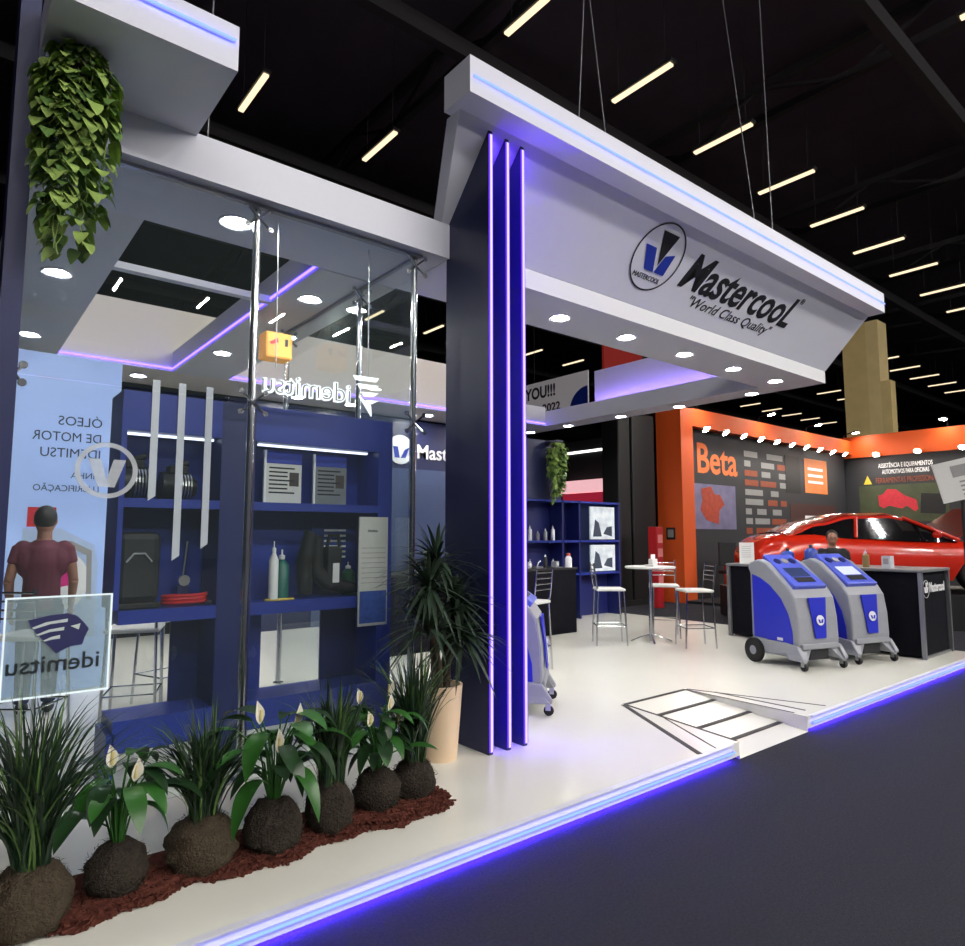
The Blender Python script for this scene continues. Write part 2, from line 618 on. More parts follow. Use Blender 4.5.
sp_.build('sloped_panel', M_WHITE, hd)
MB().box(2.89 - 6, 9.37 - 6, 4.0 - 4, 4.72 - 4, 0, PB[1] - SZ - 0.012).build('bottom_box', M_SOFFIT, hd)
MB().box(2.9 - 6, 9.36 - 6, 4.03 - 4, 4.7 - 4, PB[1] - SZ - 0.012, PB[1] - SZ).build('shadow_gap', M_GREY, hd)
MB().box(CX0 + 0.03 - 6, CX1 - 6, CY - 0.014 - 4, CY - 0.008 - 4, 4.588 - SZ, 4.600 - SZ).build('led_strip', M_LEDW, hd)
MB().box(CX0 + 0.03 - 6, CX1 - 6, CY - 0.008 - 4, CY - 0.001 - 4, 4.589 - SZ, 4.599 - SZ).build('led_channel', M_LEDS, hd)
# lettering on the slope
sl = Vector((0, PT[0] - PB[0], PT[1] - PB[1])).normalized()
MP = frame_facing(Vector(H(0, PT[0], PT[1])), (1, 0, 0), sl)
MP = Matrix.Translation(MP.to_3x3() @ Vector((0, 0, 0.003))) @ MP
badge(MP, 5.16, -0.37, 0.335, hd, M_INK, M_LOGOB, M_INK, k=-0.38)
text('badge_lettering', 'MASTERCOOL', 0.07, MP @ Matrix.Translation((4.95, -0.60, 0)), M_INK, hd, width=0.40)
text('brand_lettering', 'MastercooL', 0.50, MP @ Matrix.Translation((5.60, -0.53, 0)), M_INK, hd, bold=0.011, shear=0.25, width=2.22)
text('trademark', '®', 0.10, MP @ Matrix.Translation((7.80, -0.22, 0)), M_INK, hd)
text('slogan_lettering', '"World Class Quality"', 0.16, MP @ Matrix.Translation((5.88, -0.69, 0)), M_INK, hd, shear=0.3, width=1.68)
# suspension cables
for x, y, tx, ty, lab in ((3.75, 3.4, 4.06, 3.15, "first"), (4.17, 3.45, 3.63, 3.89, "second"), (6.6, 3.45, 6.02, 3.92, "third"), (6.95, 3.45, 6.87, 3.51, "fourth")):
    tag(MB().tube([(x, y, CZ1), (tx, ty, 12.2)], 0.006, 6).build('suspension_cable', mat('steel_cable', (120, 120, 125), 0.4, 0.6)),
        'thin steel cable hanging the white sign header, %s along it' % lab, 'cable')

side = thing('canopy_beam', 'white side beam of the canopy with a lavender lit inner face', 'beam', (9.1, 7.4, SZ))
MB().box(-0.2, 0.27, -2.68, 2.8, 0, 0.26).build('lower_box', M_SOFFIT, side)
MB().box(-0.02, 0.25, -2.68, 0.52, 0.26, 0.89).build('upper_panel', M_WHITE, side)
MB().box(-0.2, -0.19, -2.68, 2.8, 0.26, 0.285).build('ledge_lip', M_WHITE, side)
MB().box(-0.185, -0.175, -2.6, 0.5, 0.262, 0.27).build('led_strip', emis('ledge_violet', (0.36, 0.22, 1.0), 60.0), side)
back = thing('canopy_beam', 'white rear beam of the canopy with a violet light line along its base', 'beam', (4.5, 9.5, SZ))
MB().box(-4.3, 3.7, -0.5, 0.5, 0, 0.82).build('upper_panel', mat('cream_laminate', (232, 224, 216), 0.5, var=0.02), back)
MB().box(3.7, 4.39, -0.5, 0.5, 0, 0.36).build('lower_box', M_SOFFIT, back)
for x0, x1 in ((-3.55, -2.32), (-1.58, 4.38)):
    MB().box(x0, x1, -0.515, -0.5, 0.03, 0.05).build('led_strip', M_LEDVW, back)

room = thing('room_header', 'low white header and ceiling frame over the glass room', 'ceiling frame', (1.5, 4.3, 3.64))
MB().box(0.24 - 1.5, 2.87 - 1.5, 3.92 - 4.3, 4.7 - 4.3, 0, 0.265).build('front_beam', M_WHITE, room)
MB().box(0.24 - 1.5, 0.93 - 1.5, 0.4, 4.69, 0, 0.265).build('side_beam', M_SOFFIT, room)
MB().box(2.19 - 1.5, 2.88 - 1.5, 0.421, 4.69, 0, 0.265).build('side_beam', M_SOFFIT, room)
MB().box(2.175 - 1.5, 2.19 - 1.5, 0.42, 4.68, 0.03, 0.045).build('led_strip', M_LEDVW, room)
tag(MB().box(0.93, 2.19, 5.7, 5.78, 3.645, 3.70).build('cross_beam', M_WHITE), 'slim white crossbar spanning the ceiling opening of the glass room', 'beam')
ub = thing('upper_header', 'raised white header block with blue light line above the glass room', 'header', (0.64, 3.57, 3.885))
MB().box(-0.40, 0.39, -0.35, 0.6, 0, 0.24).build('block', M_WHITE, ub)
MB().box(-0.40, 0.37, -0.370, -0.364, 0.145, 0.155).build('led_strip', M_LEDW, ub)
MB().box(-0.40, 0.37, -0.364, -0.351, 0.146, 0.154).build('led_channel', M_LEDS, ub)
tag(MB().tube([(1.2, 4.3, 3.905), (1.2, 4.3, 12.2)], 0.006, 6).build('suspension_cable', mat('steel_cable', (120, 120, 125), 0.4, 0.6)),
    'thin steel cable rising from the low glass room header', 'cable')

# downlights
dl0 = thing('downlight', 'x', 'light')
MB().lathe([(0.075, -0.004), (0.105, -0.012), (0.112, 0.0), (0.075, 0.0)], 24).build('trim_ring', M_WHITE, dl0)
MB().lathe([(0.0, -0.005), (0.078, -0.005), (0.078, 0.0), (0, 0.0)], 24).build('lens', M_DOWN, dl0)
DL = []
for i, (x, y) in enumerate(((4.52, 4.37), (5.53, 4.37), (6.58, 4.37), (7.64, 4.37), (8.7, 4.37))):
    DL.append((x, y, SZ, 'round recessed downlight under the sign header, %s from the navy fins' % ORD[i]))
DL.append((3.45, 4.37, SZ, 'round recessed downlight under the sign header, hidden close behind the navy fins'))
for i, (x, y) in enumerate(((9.22, 5.0), (9.22, 6.25), (9.2, 7.43), (9.2, 8.7), (9.2, 9.75))):
    DL.append((x, y, SZ, 'round recessed downlight under the side beam, %s from the front corner' % ORD[i]))
for x, y, lab in ((1.413, 4.345, 'large bright downlight in the front ceiling strip beside the steel pole'), (0.6, 6.1, 'downlight in the side ceiling strip beside the hanging plant'),
                  (2.42, 5.39, 'downlight in the ceiling strip beyond the steel pole, first of its strip'), (2.39, 7.67, 'downlight far along the ceiling strip inside the glass room'),
                  (2.72, 6.6, 'downlight at the edge of the ceiling strip near the glass return'), (0.6, 8.2, 'downlight deep in the side ceiling strip above the pale blue poster')):
    DL.append((x, y, 3.64, lab))
for i, x in enumerate((1.9, 4.1, 5.0, 6.5, 7.9)):
    DL.append((x, 9.5, SZ, 'small downlight under the rear beam, %s along it' % ORD[i]))
for i, (x, y, z, lab) in enumerate(DL):
    if i == 0:
        dl0.location = (x, y, z)
        dl0['label'] = lab
    else:
        dup(dl0, (x, y, z), 0, lab)

# navy fins
for i, (x, w) in enumerate(((2.872, 'first'), (3.03, 'second'), (3.18, 'third'))):
    f = thing('light_fin', 'tall navy fin with glowing violet front edge, %s of three from the glass room' % w, 'fin', (x, 3.46, PZ))
    zt = 4.44 - PZ
    MB().prism([(0, 0, 0), (0, 0.5, 0), (0, 0.5, zt - 0.56), (0, 0, zt)], (0.035, 0, 0)).build('panel', M_NAVY, f)
    MB().box(0.008, 0.027, -0.012, 0, 0.02, zt - 0.03).build('led_strip', M_FINLED, f)
    MB().box(0.002, 0.008, -0.010, -0.001, 0.02, zt - 0.03).box(0.027, 0.033, -0.010, -0.001, 0.02, zt - 0.03).build('led_channel', M_FINV, f)
    MB().box(0.035, 0.042, 0.012, 0.03, 0.02, zt - 0.06).build('glow_strip', emis('led_violet_fin', (0.10, 0.012, 1.0), 32.0), f)

# pillar at the frame edge
tag(MB().box(0.155, 0.238, 3.75, 4.05, PZ, 5.2).build('navy_pillar', mat('navy_paint', (22, 33, 84), 0.5, var=0.05)), 'slim navy pillar beside the hanging plant at the end of the glass room', 'pillar')

# ------------------------------------------------------------------ glass room
GY = 4.02
gw = thing('glass_partition', 'clear front glass wall of the display room behind the row of plants', 'glass wall')
gr = thing('glass_partition', 'clear glass side return between the steel corner pole and the room', 'glass wall')
for x0, x1, z0, z1, lab in ((0.245, 1.435, PZ, 2.36, 'large lower glass pane beside the navy pillar, in front of the poster'),
                            (1.465, 2.63, PZ, 2.36, 'large lower glass pane between the two front steel poles'),
                            (0.245, 1.435, 2.368, 3.62, 'upper glass pane beside the navy pillar behind the hanging plant'),
                            (1.465, 2.63, 2.368, 3.62, 'upper glass pane between the two front steel poles')):
    MB().box(x0, x1, GY - 0.005, GY + 0.005, z0, z1).build('glass_pane', M_GLASS, gw)
for y0, y1, z0, z1, lab in ((4.06, 6.4, PZ, 2.36, 'lower glass pane of the side return behind the palm'), (4.06, 6.4, 2.368, 3.62, 'upper glass pane of the side return under the ceiling strip')):
    MB().box(2.645, 2.655, y0, y1, z0, z1).build('glass_pane', M_GLASS, gr)


def pole(x, y, lab, spider=True):
    t = thing('steel_pole', lab, 'pole', (x, y, PZ))
    MB().tube([(0, 0, 0), (0, 0, 3.52)], 0.024, 14).build('tube', M_CHROME, t, smooth=True)
    MB().lathe([(0.0, 0), (0.05, 0), (0.05, 0.012), (0.024, 0.02)], 16).build('base_plate', M_CHROME, t, smooth=True)
    if spider:
        for zz in (2.25, 3.44):
            b = MB()
            for sx in (-1, 1):
                for sz in (-1, 1):
                    b.tube([(0, -0.02, zz), (sx * 0.05, -0.03, zz + sz * 0.045), (sx * 0.075, -0.035, zz + sz * 0.065)], 0.008, 6)
            sp = b.build('glass_clamp', M_CHROME, t, smooth=True)
            for sx in (-1, 1):
                for sz in (-1, 1):
                    MB().lathe([(0, 0), (0.017, 0), (0.017, 0.01), (0, 0.01)], 12, (sx * 0.075, -0.03, zz + sz * 0.065), Matrix.Rotation(R(90), 3, 'X')).build('clamp_button', M_CHROME, sp)
    return t


pole(1.45, GY + 0.03, 'polished steel pole between the two large front glass panes')
pole(2.64, GY + 0.03, 'polished steel corner pole beside the palm')
pole(2.65, 4.9, 'slim steel pole on the glass side return, first behind the corner pole')
pole(2.65, 6.42, 'slim steel pole at the far end of the glass side return')
MB().box(0.245, 2.68, 4.0, 4.04, 3.62, 3.64).build('top_rail', M_STEEL, gw)
MB().box(2.635, 2.665, 4.05, 6.45, 3.62, 3.64).build('top_rail', M_STEEL, gr)
cl = thing('glass_clamp', 'chrome clamp fixing the glass to the navy pillar', 'clamp', (0.275, 3.99, 2.36))
MB().tube([(-0.035, 0.01, 0.0), (0.0, 0, 0.045)], 0.008, 6).tube([(-0.035, 0.01, 0.0), (0.0, 0, -0.045)], 0.008, 6).build('arm', M_CHROME, cl)
for sz in (-1, 1):
    MB().lathe([(0, 0), (0.02, 0), (0.02, 0.01), (0, 0.01)], 14, (0, 0, sz * 0.045), Matrix.Rotation(R(90), 3, 'X')).build('clamp_button', M_CHROME, cl)

# illuminated mirrored sign in the upper pane (seen from behind)
sg = thing('illuminated_sign', 'white glowing brand letters seen reversed behind the upper glass', 'sign', (1.53, 4.12, 2.44))
MM = Matrix(((-1, 0, 0, 0), (0, 0, 1, 0), (0, 1, 0, 0), (0, 0, 0, 1)))
MW = frame_facing((0, 0, 0), (1, 0, 0), (0, 0, 1))          # faces the aisle
text('letters', 'idemitsu', 0.19, Matrix.Translation((0.64, 0, 0.03)) @ MM, M_LETTER, sg, bold=0.004, width=0.62, depth=0.012)
text('letter_edge', 'idemitsu', 0.19, Matrix.Translation((0.64, -0.016, 0.03)) @ MM, M_GREYP, sg, bold=-0.004, width=0.62, depth=0.002)
b = MB()
for k in range(4):
    z = 0.235 - 0.055 * k
    xa = 0.655 + 0.035 * k
    flat(b, Matrix.Translation((0, 0.006, 0)) @ MW, [(xa, z), (xa + 0.02, z - 0.03), (0.84 - 0.012 * k, z - 0.025), (0.86, z + 0.005)], 0.012)
flat(b, MW, [(0.70, 0.09), (0.745, 0.03), (0.80, -0.045), (0.795, 0.03)], 0.012)
b.build('wing_emblem', M_LETTER, sg)
MB().tube([(0.1, 0.01, 0.2), (0.1, 0.03, 1.19)], 0.004, 6).tube([(0.78, 0.01, 0.2), (0.78, 0.03, 1.19)], 0.004, 6).build('hanging_wire', M_STEEL, sg)

# etched acrylic plate low on the glass
ep = thing('acrylic_sign', 'frosted acrylic plate with glowing edges, navy helmet emblem and reversed name', 'sign', (0.27, 4.045, 0.745))
MB().box(0, 0.47, 0, 0.008, 0, 0.5).build('plate', sheer('frosted_acrylic', (205, 220, 225), 0.30), ep)
MB().box(0, 0.47, -0.004, 0.012, 0.492, 0.5).box(0, 0.47, -0.004, 0.012, 0, 0.008).box(0, 0.008, -0.004, 0.012, 0.008, 0.492).box(0.462, 0.47, -0.004, 0.012, 0.008, 0.492).build('glowing_edge', M_EDGE, ep)


def epc(q):
    return [((x - 40) / 700 * 0.47, (830 - y) / 735 * 0.5) for x, y in q]


MEP = Matrix.Translation((0, -0.002, 0)) @ MW
emb = flat(MB(), MEP, epc([(188, 262), (330, 235), (440, 228), (500, 250), (545, 300), (585, 355), (560, 410), (545, 470), (460, 478), (375, 520), (330, 460), (298, 428), (250, 370), (205, 310)]), 0.003).build('helmet_emblem', mat('emblem_navy', (38, 30, 100), 0.5), ep)
b = MB()
for q in ([(212, 318), (300, 285), (440, 268), (438, 292), (330, 300), (225, 330)], [(240, 372), (320, 340), (420, 328), (418, 352), (330, 358), (255, 380)], [(285, 418), (340, 395), (395, 385), (395, 412), (340, 415), (300, 425)], [(460, 325), (525, 310), (515, 355)]):
    flat(b, Matrix.Translation((0, -0.004, 0)) @ MEP, epc(q), 0.002)
b.build('white_stripe', M_WHITEP, emb)
text('name_lettering', 'idemitsu', 0.12, Matrix.Translation((0.425, -0.004, 0.125)) @ MM, M_INK, ep, width=0.40, bold=0.001)

# pale blue hanging poster and person
pb = thing('oil_poster', 'tall pale blue motor oil poster with reversed text and a red capped bottle', 'poster', (0.455, 7.3, -0.02))
pb.scale = (1.39, 1, 1.39)
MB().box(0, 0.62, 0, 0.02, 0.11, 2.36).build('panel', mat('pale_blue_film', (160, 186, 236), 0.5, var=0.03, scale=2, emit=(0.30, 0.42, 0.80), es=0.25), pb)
for s, z, w, xr, sz in (('ÓLEOS', 1.88, 0.26, 0.515, 0.09), ('DE MOTOR', 1.77, 0.40, 0.515, 0.09), ('IDEMITSU', 1.66, 0.35, 0.515, 0.09), ('LINHA', 1.52, 0.17, 0.515, 0.06), ('LUBRIFICAÇÃO', 1.43, 0.38, 0.515, 0.06)):
    text('poster_lettering', s, sz, Matrix.Translation((xr, -0.003, z)) @ MM, mat('poster_ink', (50, 62, 96), 0.6), pb, width=w, depth=0.001)
MPB = Matrix.Translation((0, -0.001, 0)) @ MW
flat(MB(), MPB, [(0.09, 1.18), (0.30, 1.18), (0.50, 1.07), (0.53, 0.95), (0.53, 0.45), (0.06, 0.45), (0.06, 1.0), (0.09, 1.08)], 0.001).build('bottle_picture', mat('bottle_print', (176, 196, 232), 0.5), pb)
flat(MB(), Matrix.Translation((0, -0.002, 0)) @ MPB, [(0.11, 1.19), (0.27, 1.19), (0.27, 1.32), (0.11, 1.32)], 0.002).build('red_cap_picture', mat('print_red', (200, 36, 52), 0.5), pb)
flat(MB(), Matrix.Translation((0, -0.002, 0)) @ MPB, ringpts(0.33, 0.83, 0.15, 0.19, 28), 0.002).build('label_picture', M_WHITEP, pb)
flat(MB(), Matrix.Translation((0, -0.004, 0)) @ MPB, ringpts(0.32, 0.86, 0.075, 0.075, 7), 0.002).build('magenta_mark', mat('print_magenta', (214, 30, 130), 0.5), pb)
flat(MB(), Matrix.Translation((0, -0.003, 0)) @ MPB, [(0.36, 1.10), (0.49, 1.03), (0.50, 0.70), (0.47, 0.70), (0.46, 1.0), (0.35, 1.06)], 0.002).build('handle_picture', M_GREYP, pb)

# round decal on the glass
dc = thing('glass_decal', 'pale round decal with a V mark on the lower glass in front of the poster', 'decal', (0.675, 4.0135, 1.90))
md = sheer('decal_film', (235, 240, 245), 0.42)
ringmesh(MB(), MW, 0, 0, 0.125, 0.15, 40, 0.001).build('ring', md, dc)
flat(MB(), MW, [(-0.09, 0.06), (-0.03, 0.06), (0.0, -0.05), (0.03, 0.06), (0.09, 0.06), (0.04, -0.09), (-0.04, -0.09)], 0.001).build('chevron', md, dc)
for i, (x, w, z0) in enumerate(((0.955, 0.042, 1.76), (1.105, 0.042, 1.40), (1.27, 0.042, 1.47))):  # pale reflections in the glass, built as solid strips
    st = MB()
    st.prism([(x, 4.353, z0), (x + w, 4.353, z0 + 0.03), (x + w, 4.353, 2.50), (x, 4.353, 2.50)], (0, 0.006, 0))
    tag(st.build('reflection_strip', M_WHITE), 'narrow white strip standing in for a glass reflection before the blue shelf, %s from the poster' % ORD[i], 'banner')


def make_body(t, pose='stand', shirt=None, trousers=None, arms='down'):
    """standing figure 1.72 m, facing local -Y, one continuous remeshed body plus clothes and hair"""
    def shape(mb, part, g=0.0):
        if part in ('body',):
            mb.ball((0, -0.005, 1.60), 0.078, 0.098, 0.118, 18)
            mb.ball((0, -0.03, 1.545), 0.058, 0.072, 0.07, 14)
            mb.tube([(0, 0.015, 1.38), (0, 0.0, 1.55)], [0.062, 0.055], 12)
            mb.tube([(0, -0.085, 1.615), (0, -0.108, 1.585), (0, -0.10, 1.572)], [0.010, 0.016, 0.012], 8)
            mb.tube([(-0.022, -0.093, 1.535), (0.022, -0.093, 1.535)], 0.009, 8)
            for s in (-1, 1):
                mb.ball((s * 0.079, 0.008, 1.60), 0.012, 0.024, 0.034, 10)
        if part in ('body', 'shirt'):
            mb.tube([(0, 0, 0.86), (0, 0, 0.98), (0, 0.005, 1.1), (0, 0.005, 1.26), (0, 0.01, 1.38), (0, 0.01, 1.44)], [0.135 + g, 0.132 + g, 0.128 + g, 0.142 + g, 0.12 + g, 0.065 + g], 18)
            for s in (-1, 1):
                mb.ball((s * 0.10, 0.01, 1.27), 0.10 + g, 0.10 + g, 0.14 + g, 14)
                mb.ball((s * 0.150, 0.01, 1.37), 0.058 + g, 0.055 + g, 0.058 + g, 12)
                el = (s * 0.235, 0.03, 1.10)
                mb.tube([(s * 0.175, 0.01, 1.38), (s * 0.21, 0.02, 1.24)] + ([el] if part == 'body' else []), [0.046 + g, 0.044 + g] + ([0.038] if part == 'body' else []), 12)
                if part == 'body':
                    wr = (s * 0.225, -0.09, 0.87) if arms == 'down' else (s * 0.10, -0.28, 1.08)
                    mb.tube([el, wr], [0.041, 0.027], 12)
                    e, w = Vector(el), Vector(wr)
                    dv = (w - e).normalized()
                    sd = dv.cross(Vector((s, 0, 0))).normalized()
                    pc = w + dv * 0.05
                    mb.ball(pc, 0.026, 0.036, 0.05, 12)
                    for k in range(4):
                        o = pc + dv * 0.035 + sd * (k - 1.5) * 0.017
                        ln = (0.068, 0.078, 0.074, 0.058)[k]
                        mb.tube([o, o + dv * ln * 0.55, o + dv * ln - Vector((s * 0.02, 0, 0))], [0.0095, 0.009, 0.007], 8)
                    mb.tube([pc - dv * 0.02 - sd * 0.03, pc + dv * 0.02 - sd * 0.055, pc + dv * 0.045 - sd * 0.058], [0.012, 0.0105, 0.008], 8)
        if part in ('body', 'trousers'):
            mb.ball((0, 0.01, 0.90), 0.155 + g, 0.115 + g, 0.12 + g, 16)
            for s in (-1, 1):
                mb.tube([(s * 0.085, 0.01, 0.88), (s * 0.092, 0.0, 0.5), (s * 0.095, 0.02, 0.10)], [0.082 + g, 0.058 + g, 0.040 + g * 1.3], 14)
        if part == 'body':
            for s in (-1, 1):
                mb.ball((s * 0.095, -0.05, 0.045), 0.042, 0.11, 0.04, 12)
        return mb

    def rem(o, vs, it):
        m = o.modifiers.new('r', 'REMESH')
        m.mode = 'VOXEL'
        m.voxel_size = vs
        m.use_smooth_shade = True
        s = o.modifiers.new('s', 'SMOOTH')
        s.iterations = it
        s.factor = 0.5
        return o
    rem(shape(MB(), 'body').build('body', M_SKIN, t), 0.008, 3)
    rem(shape(MB(), 'shirt', 0.012).build('shirt', shirt, t), 0.012, 3)
    rem(shape(MB(), 'trousers', 0.012).build('trousers', trousers, t), 0.012, 3)
    h = MB()
    h.ball((0, 0.018, 1.63), 0.088, 0.102, 0.105, 18)
    for v in h.bm.verts:
        if v.co.y < -0.03 and v.co.z < 1.66:
            v.co.z = 1.66 + (v.co.z - 1.66) * 0.05
            v.co.y = max(v.co.y, -0.06)
    h.build('hair', M_HAIR, t, smooth=True)
    for s in (-1, 1):
        b = MB()
        b.ball((s * 0.095, -0.055, 0.05), 0.05, 0.125, 0.05, 12)
        for v in b.bm.verts:
            v.co.z = max(v.co.z, 0.0)
        b.build('shoe', M_BLACK, t, smooth=True)
        MB().ball((s * 0.03, -0.098, 1.607), 0.011, 0.006, 0.007, 10).build('eye', M_INK, t)


p1 = thing('person', 'person in a maroon shirt standing with their back turned behind the glass', 'person', (0.675, 6.55, PZ), R(172))
p1.scale = (0.94, 0.96, 0.97)
make_body(p1, shirt=M_MAROON, trousers=M_DENIM)

# blue display shelving with open bays
SY0, SY1 = 4.36, 4.70
sh = thing('display_shelf', 'large blue open display shelf unit holding products behind the glass', 'shelf', (1.7, SY0, PZ))


def sx(x):
    return x - 1.7


dep = SY1 - SY0
for i, (x0, x1, z1) in enumerate(((0.80, 0.84, 0.30), (1.38, 1.60, 2.30), (2.54, 2.66, 2.30))):
    MB().box(sx(x0), sx(x1), 0, dep, 0, z1).build('upright', M_SHELFD if i == 1 else M_SHELF, sh)
MB().box(sx(0.80), sx(0.83), 0.0, dep, 1.0, 2.30).build('upright', M_SHELF, sh)
for x0, x1 in ((0.83, 1.38), (1.60, 2.54)):
    MB().box(sx(x0), sx(x1), 0, dep, 2.06, 2.30).build('header_board', M_SHELF, sh)
    MB().box(sx(x0), sx(x1), 0, dep, 1.60, 1.655).build('shelf_board', M_SHELF, sh)
    MB().box(sx(x0), sx(x1), 0, dep, 0.915, 0.995).build('shelf_board', M_SHELF, sh)
    MB().box(sx(x0), sx(x1), 0, dep, 0.19, 0.37).build('bottom_board', M_SHELF, sh)
MB().box(sx(0.80), sx(1.38), dep - 0.015, dep, 0.995, 2.06).build('back_panel', M_SHELF, sh)
MB().box(sx(1.60), sx(2.54), dep - 0.015, dep, 0.995, 2.06).build('back_panel', M_SHELF, sh)
MB().box(sx(1.20), sx(1.38), dep - 0.015, dep, 0.37, 0.915).build('back_panel', M_SHELFD, sh)
MB().box(sx(1.60), sx(1.80), dep - 0.015, dep, 0.37, 0.915).build('back_panel', M_SHELF, sh)
MB().box(sx(2.25), sx(2.54), dep - 0.015, dep, 0.37, 0.915).build('back_panel', M_SHELFD, sh)
for x0, x1 in ((0.82, 1.36), (1.66, 2.5)):
    MB().box(sx(x0), sx(x1), 0.10, 0.13, 2.048, 2.06).build('added_bay_light', emis('added_bay_glow', (0.75, 0.80, 1.0), 2.2), sh)  # added glowing bars, set where the glass reflects pale bands
ZS, ZM = PZ + 1.655, PZ + 0.995
MDM = mat('dark_metal', (52, 52, 54), 0.4, 0.7, var=0.2)


def compressor(x, y, lab, r=0.10):
    t = thing('compressor', lab, 'machine part', (x, y, ZS))
    Mx = Matrix.Rotation(R(90), 3, 'Y')
    MB().lathe([(0, -0.10), (r, -0.10), (r, -0.03), (r * 0.9, -0.025), (r * 0.9, 0.07), (r * 0.6, 0.11), (0, 0.11)], 20, (0, 0, r), Mx).build('housing', MDM, t, smooth=True)
    b = MB()
    for k in range(5):
        b.lathe([(r * 0.9, -0.004), (r * 1.0, -0.004), (r * 1.0, 0.004), (r * 0.9, 0.004)], 20, (-0.005 + k * 0.018, 0, r), Mx)
    b.build('cooling_fins', M_STEEL, t)
    MB().tube([(0.0, 0, r * 1.9), (0.0, 0, r * 2.5), (0.06, 0, r * 2.7)], 0.022, 10).build('pipe', M_BLACK, t, smooth=True)
    MB().box(-0.06, 0.05, -0.05, 0.05, 2 * r - 0.012, 2 * r + 0.04).build('top_block', M_BLACK, t, bevel=0.008)


compressor(0.91, 4.52, 'dark ribbed compressor on the upper shelf beside the poster')
compressor(1.16, 4.52, 'steel ribbed compressor on the upper shelf, nearer the shelf divider', 0.09)
t = thing('black_canister', 'rounded black equipment case on the middle shelf below the compressors', 'case', (0.935, 4.52, ZM))
b = MB()
b.box(-0.125, 0.125, -0.12, 0.12, 0.03, 0.46)
b.build('body', M_BLACK, t, bevel=0.045)
MB().tube([(-0.07, -0.125, 0.28), (-0.03, -0.128, 0.33), (0.03, -0.128, 0.33), (0.07, -0.125, 0.28)], 0.006, 6).build('trim', M_GREY, t)
MB().box(-0.13, 0.13, -0.125, 0.125, 0, 0.04).build('base', M_RUBBER, t, bevel=0.01)
t = thing('hose_coil', 'coil of bright red hose lying on the middle shelf', 'hose', (1.22, 4.47, ZM))
MB().tube([(0.13 * math.cos(a * 0.35), 0.08 * math.sin(a * 0.35), 0.012 + 0.0011 * a) for a in range(55)], 0.011, 8).build('hose', mat('red_hose', (190, 30, 40), 0.4), t, smooth=True)
MB().tube([(0.13, 0, 0.012), (0.16, -0.02, 0.012)], 0.014, 8).build('coupling', M_STEEL, t)
t = thing('gauge_tool', 'small dark blue gauge tool standing behind the red hose', 'tool', (1.24, 4.60, ZM))
MB().box(-0.04, 0.04, -0.02, 0.02, 0, 0.12).build('body', M_SHELFD, t, bevel=0.01)
MB().lathe([(0, 0), (0.035, 0), (0.035, 0.02), (0, 0.02)], 16, (0, -0.02, 0.15), Matrix.Rotation(R(90), 3, 'X')).build('dial', M_GREYP, t)
MB().tube([(0.0, 0, 0.17), (0.02, 0, 0.40)], 0.006, 6).build('needle_tube', M_STEEL, t)


def leaflet(x, w, h, lab, dark, rz=0.0):
    t = thing('framed_sheet', lab, 'leaflet', (x, 4.50, ZS), rz)
    MB().box(-w / 2, w / 2, 0, 0.012, 0, h).build('panel', M_PAPER if not dark else mat('grey_sheet', (120, 125, 130), 0.6, var=0.2), t)
    m = Matrix.Translation((0, -0.001, 0)) @ MW
    flat(MB(), m, [(-w / 2, h * 0.78), (w / 2, h * 0.78), (w / 2, h), (-w / 2, h)], 0.001).build('blue_heading', M_LOGOB, t)
    ls = MB()
    for k in range(7):
        flat(ls, m, [(-w * 0.42, h * (0.68 - 0.08 * k)), (w * (0.1 if k % 3 else 0.3), h * (0.68 - 0.08 * k)), (w * (0.1 if k % 3 else 0.3), h * (0.71 - 0.08 * k)), (-w * 0.42, h * (0.71 - 0.08 * k))], 0.001)
    ls.build('printed_lines', M_INK, t)
    flat(MB(), m, [(w * 0.15, h * 0.35), (w * 0.42, h * 0.35), (w * 0.42, h * 0.62), (w * 0.15, h * 0.62)], 0.001).build('photo_print', mat('photo_brown', (70, 60, 60), 0.6, var=0.4, scale=30), t)
    MB().box(-w / 2 - 0.016, -w / 2, -0.006, 0.016, 0, h + 0.01).build('side_frame', M_WHITEP, t)


leaflet(1.86, 0.26, 0.36, 'white leaflet panel with blue heading on the top shelf, beside the divider', False)
leaflet(2.22, 0.24, 0.36, 'greyish leaflet panel with white frame on the top shelf, away from the divider', True, R(-6))


def bottle(x, y, z, r, h, m, lab, trig=False, nm='spray_bottle'):
    t = thing(nm, lab, 'bottle', (x, y, z))
    MB().lathe([(0, 0), (r, 0), (r, h * 0.68), (r * 0.45, h * 0.78), (r * 0.35, h * 0.8)], 16).build('body', m, t, smooth=True)
    MB().lathe([(r * 0.4, h * 0.8), (r * 0.42, h * 0.88), (r * 0.12, h * 0.9), (r * 0.12, h), (0, h)], 12).build('cap', M_WHITEP, t)
    return t


bottle(1.78, 4.44, ZM, 0.032, 0.40, M_WHITEP, 'slim white pump bottle on the middle shelf beside the green bottle')
MGREEN = mat('green_plastic', (26, 104, 92), 0.4, var=0.1)
bottle(1.87, 4.52, ZM, 0.05, 0.34, MGREEN, 'green bottle standing beside the slim white bottle', nm='green_bottle')
bottle(2.40, 4.55, ZM, 0.05, 0.24, mat('green_tin', (30, 90, 62), 0.4, var=0.1), 'green tin standing behind the black service tool', nm='green_tin')
tag(MB().tube([(1.70 + 0.11 + 0.10 * math.cos(a * PI / 12), 4.40 - 0.03 * math.sin(a * PI / 12), ZM + 0.008) for a in range(25)], 0.006, 6).build('yellow_hose', mat('yellow_hose', (214, 186, 70), 0.4)), 'thin yellow hose looped around the white and green bottles', 'hose')
t = thing('service_tool', 'bulky black service tool with handles on the middle shelf', 'tool', (2.20, 4.50, ZM))
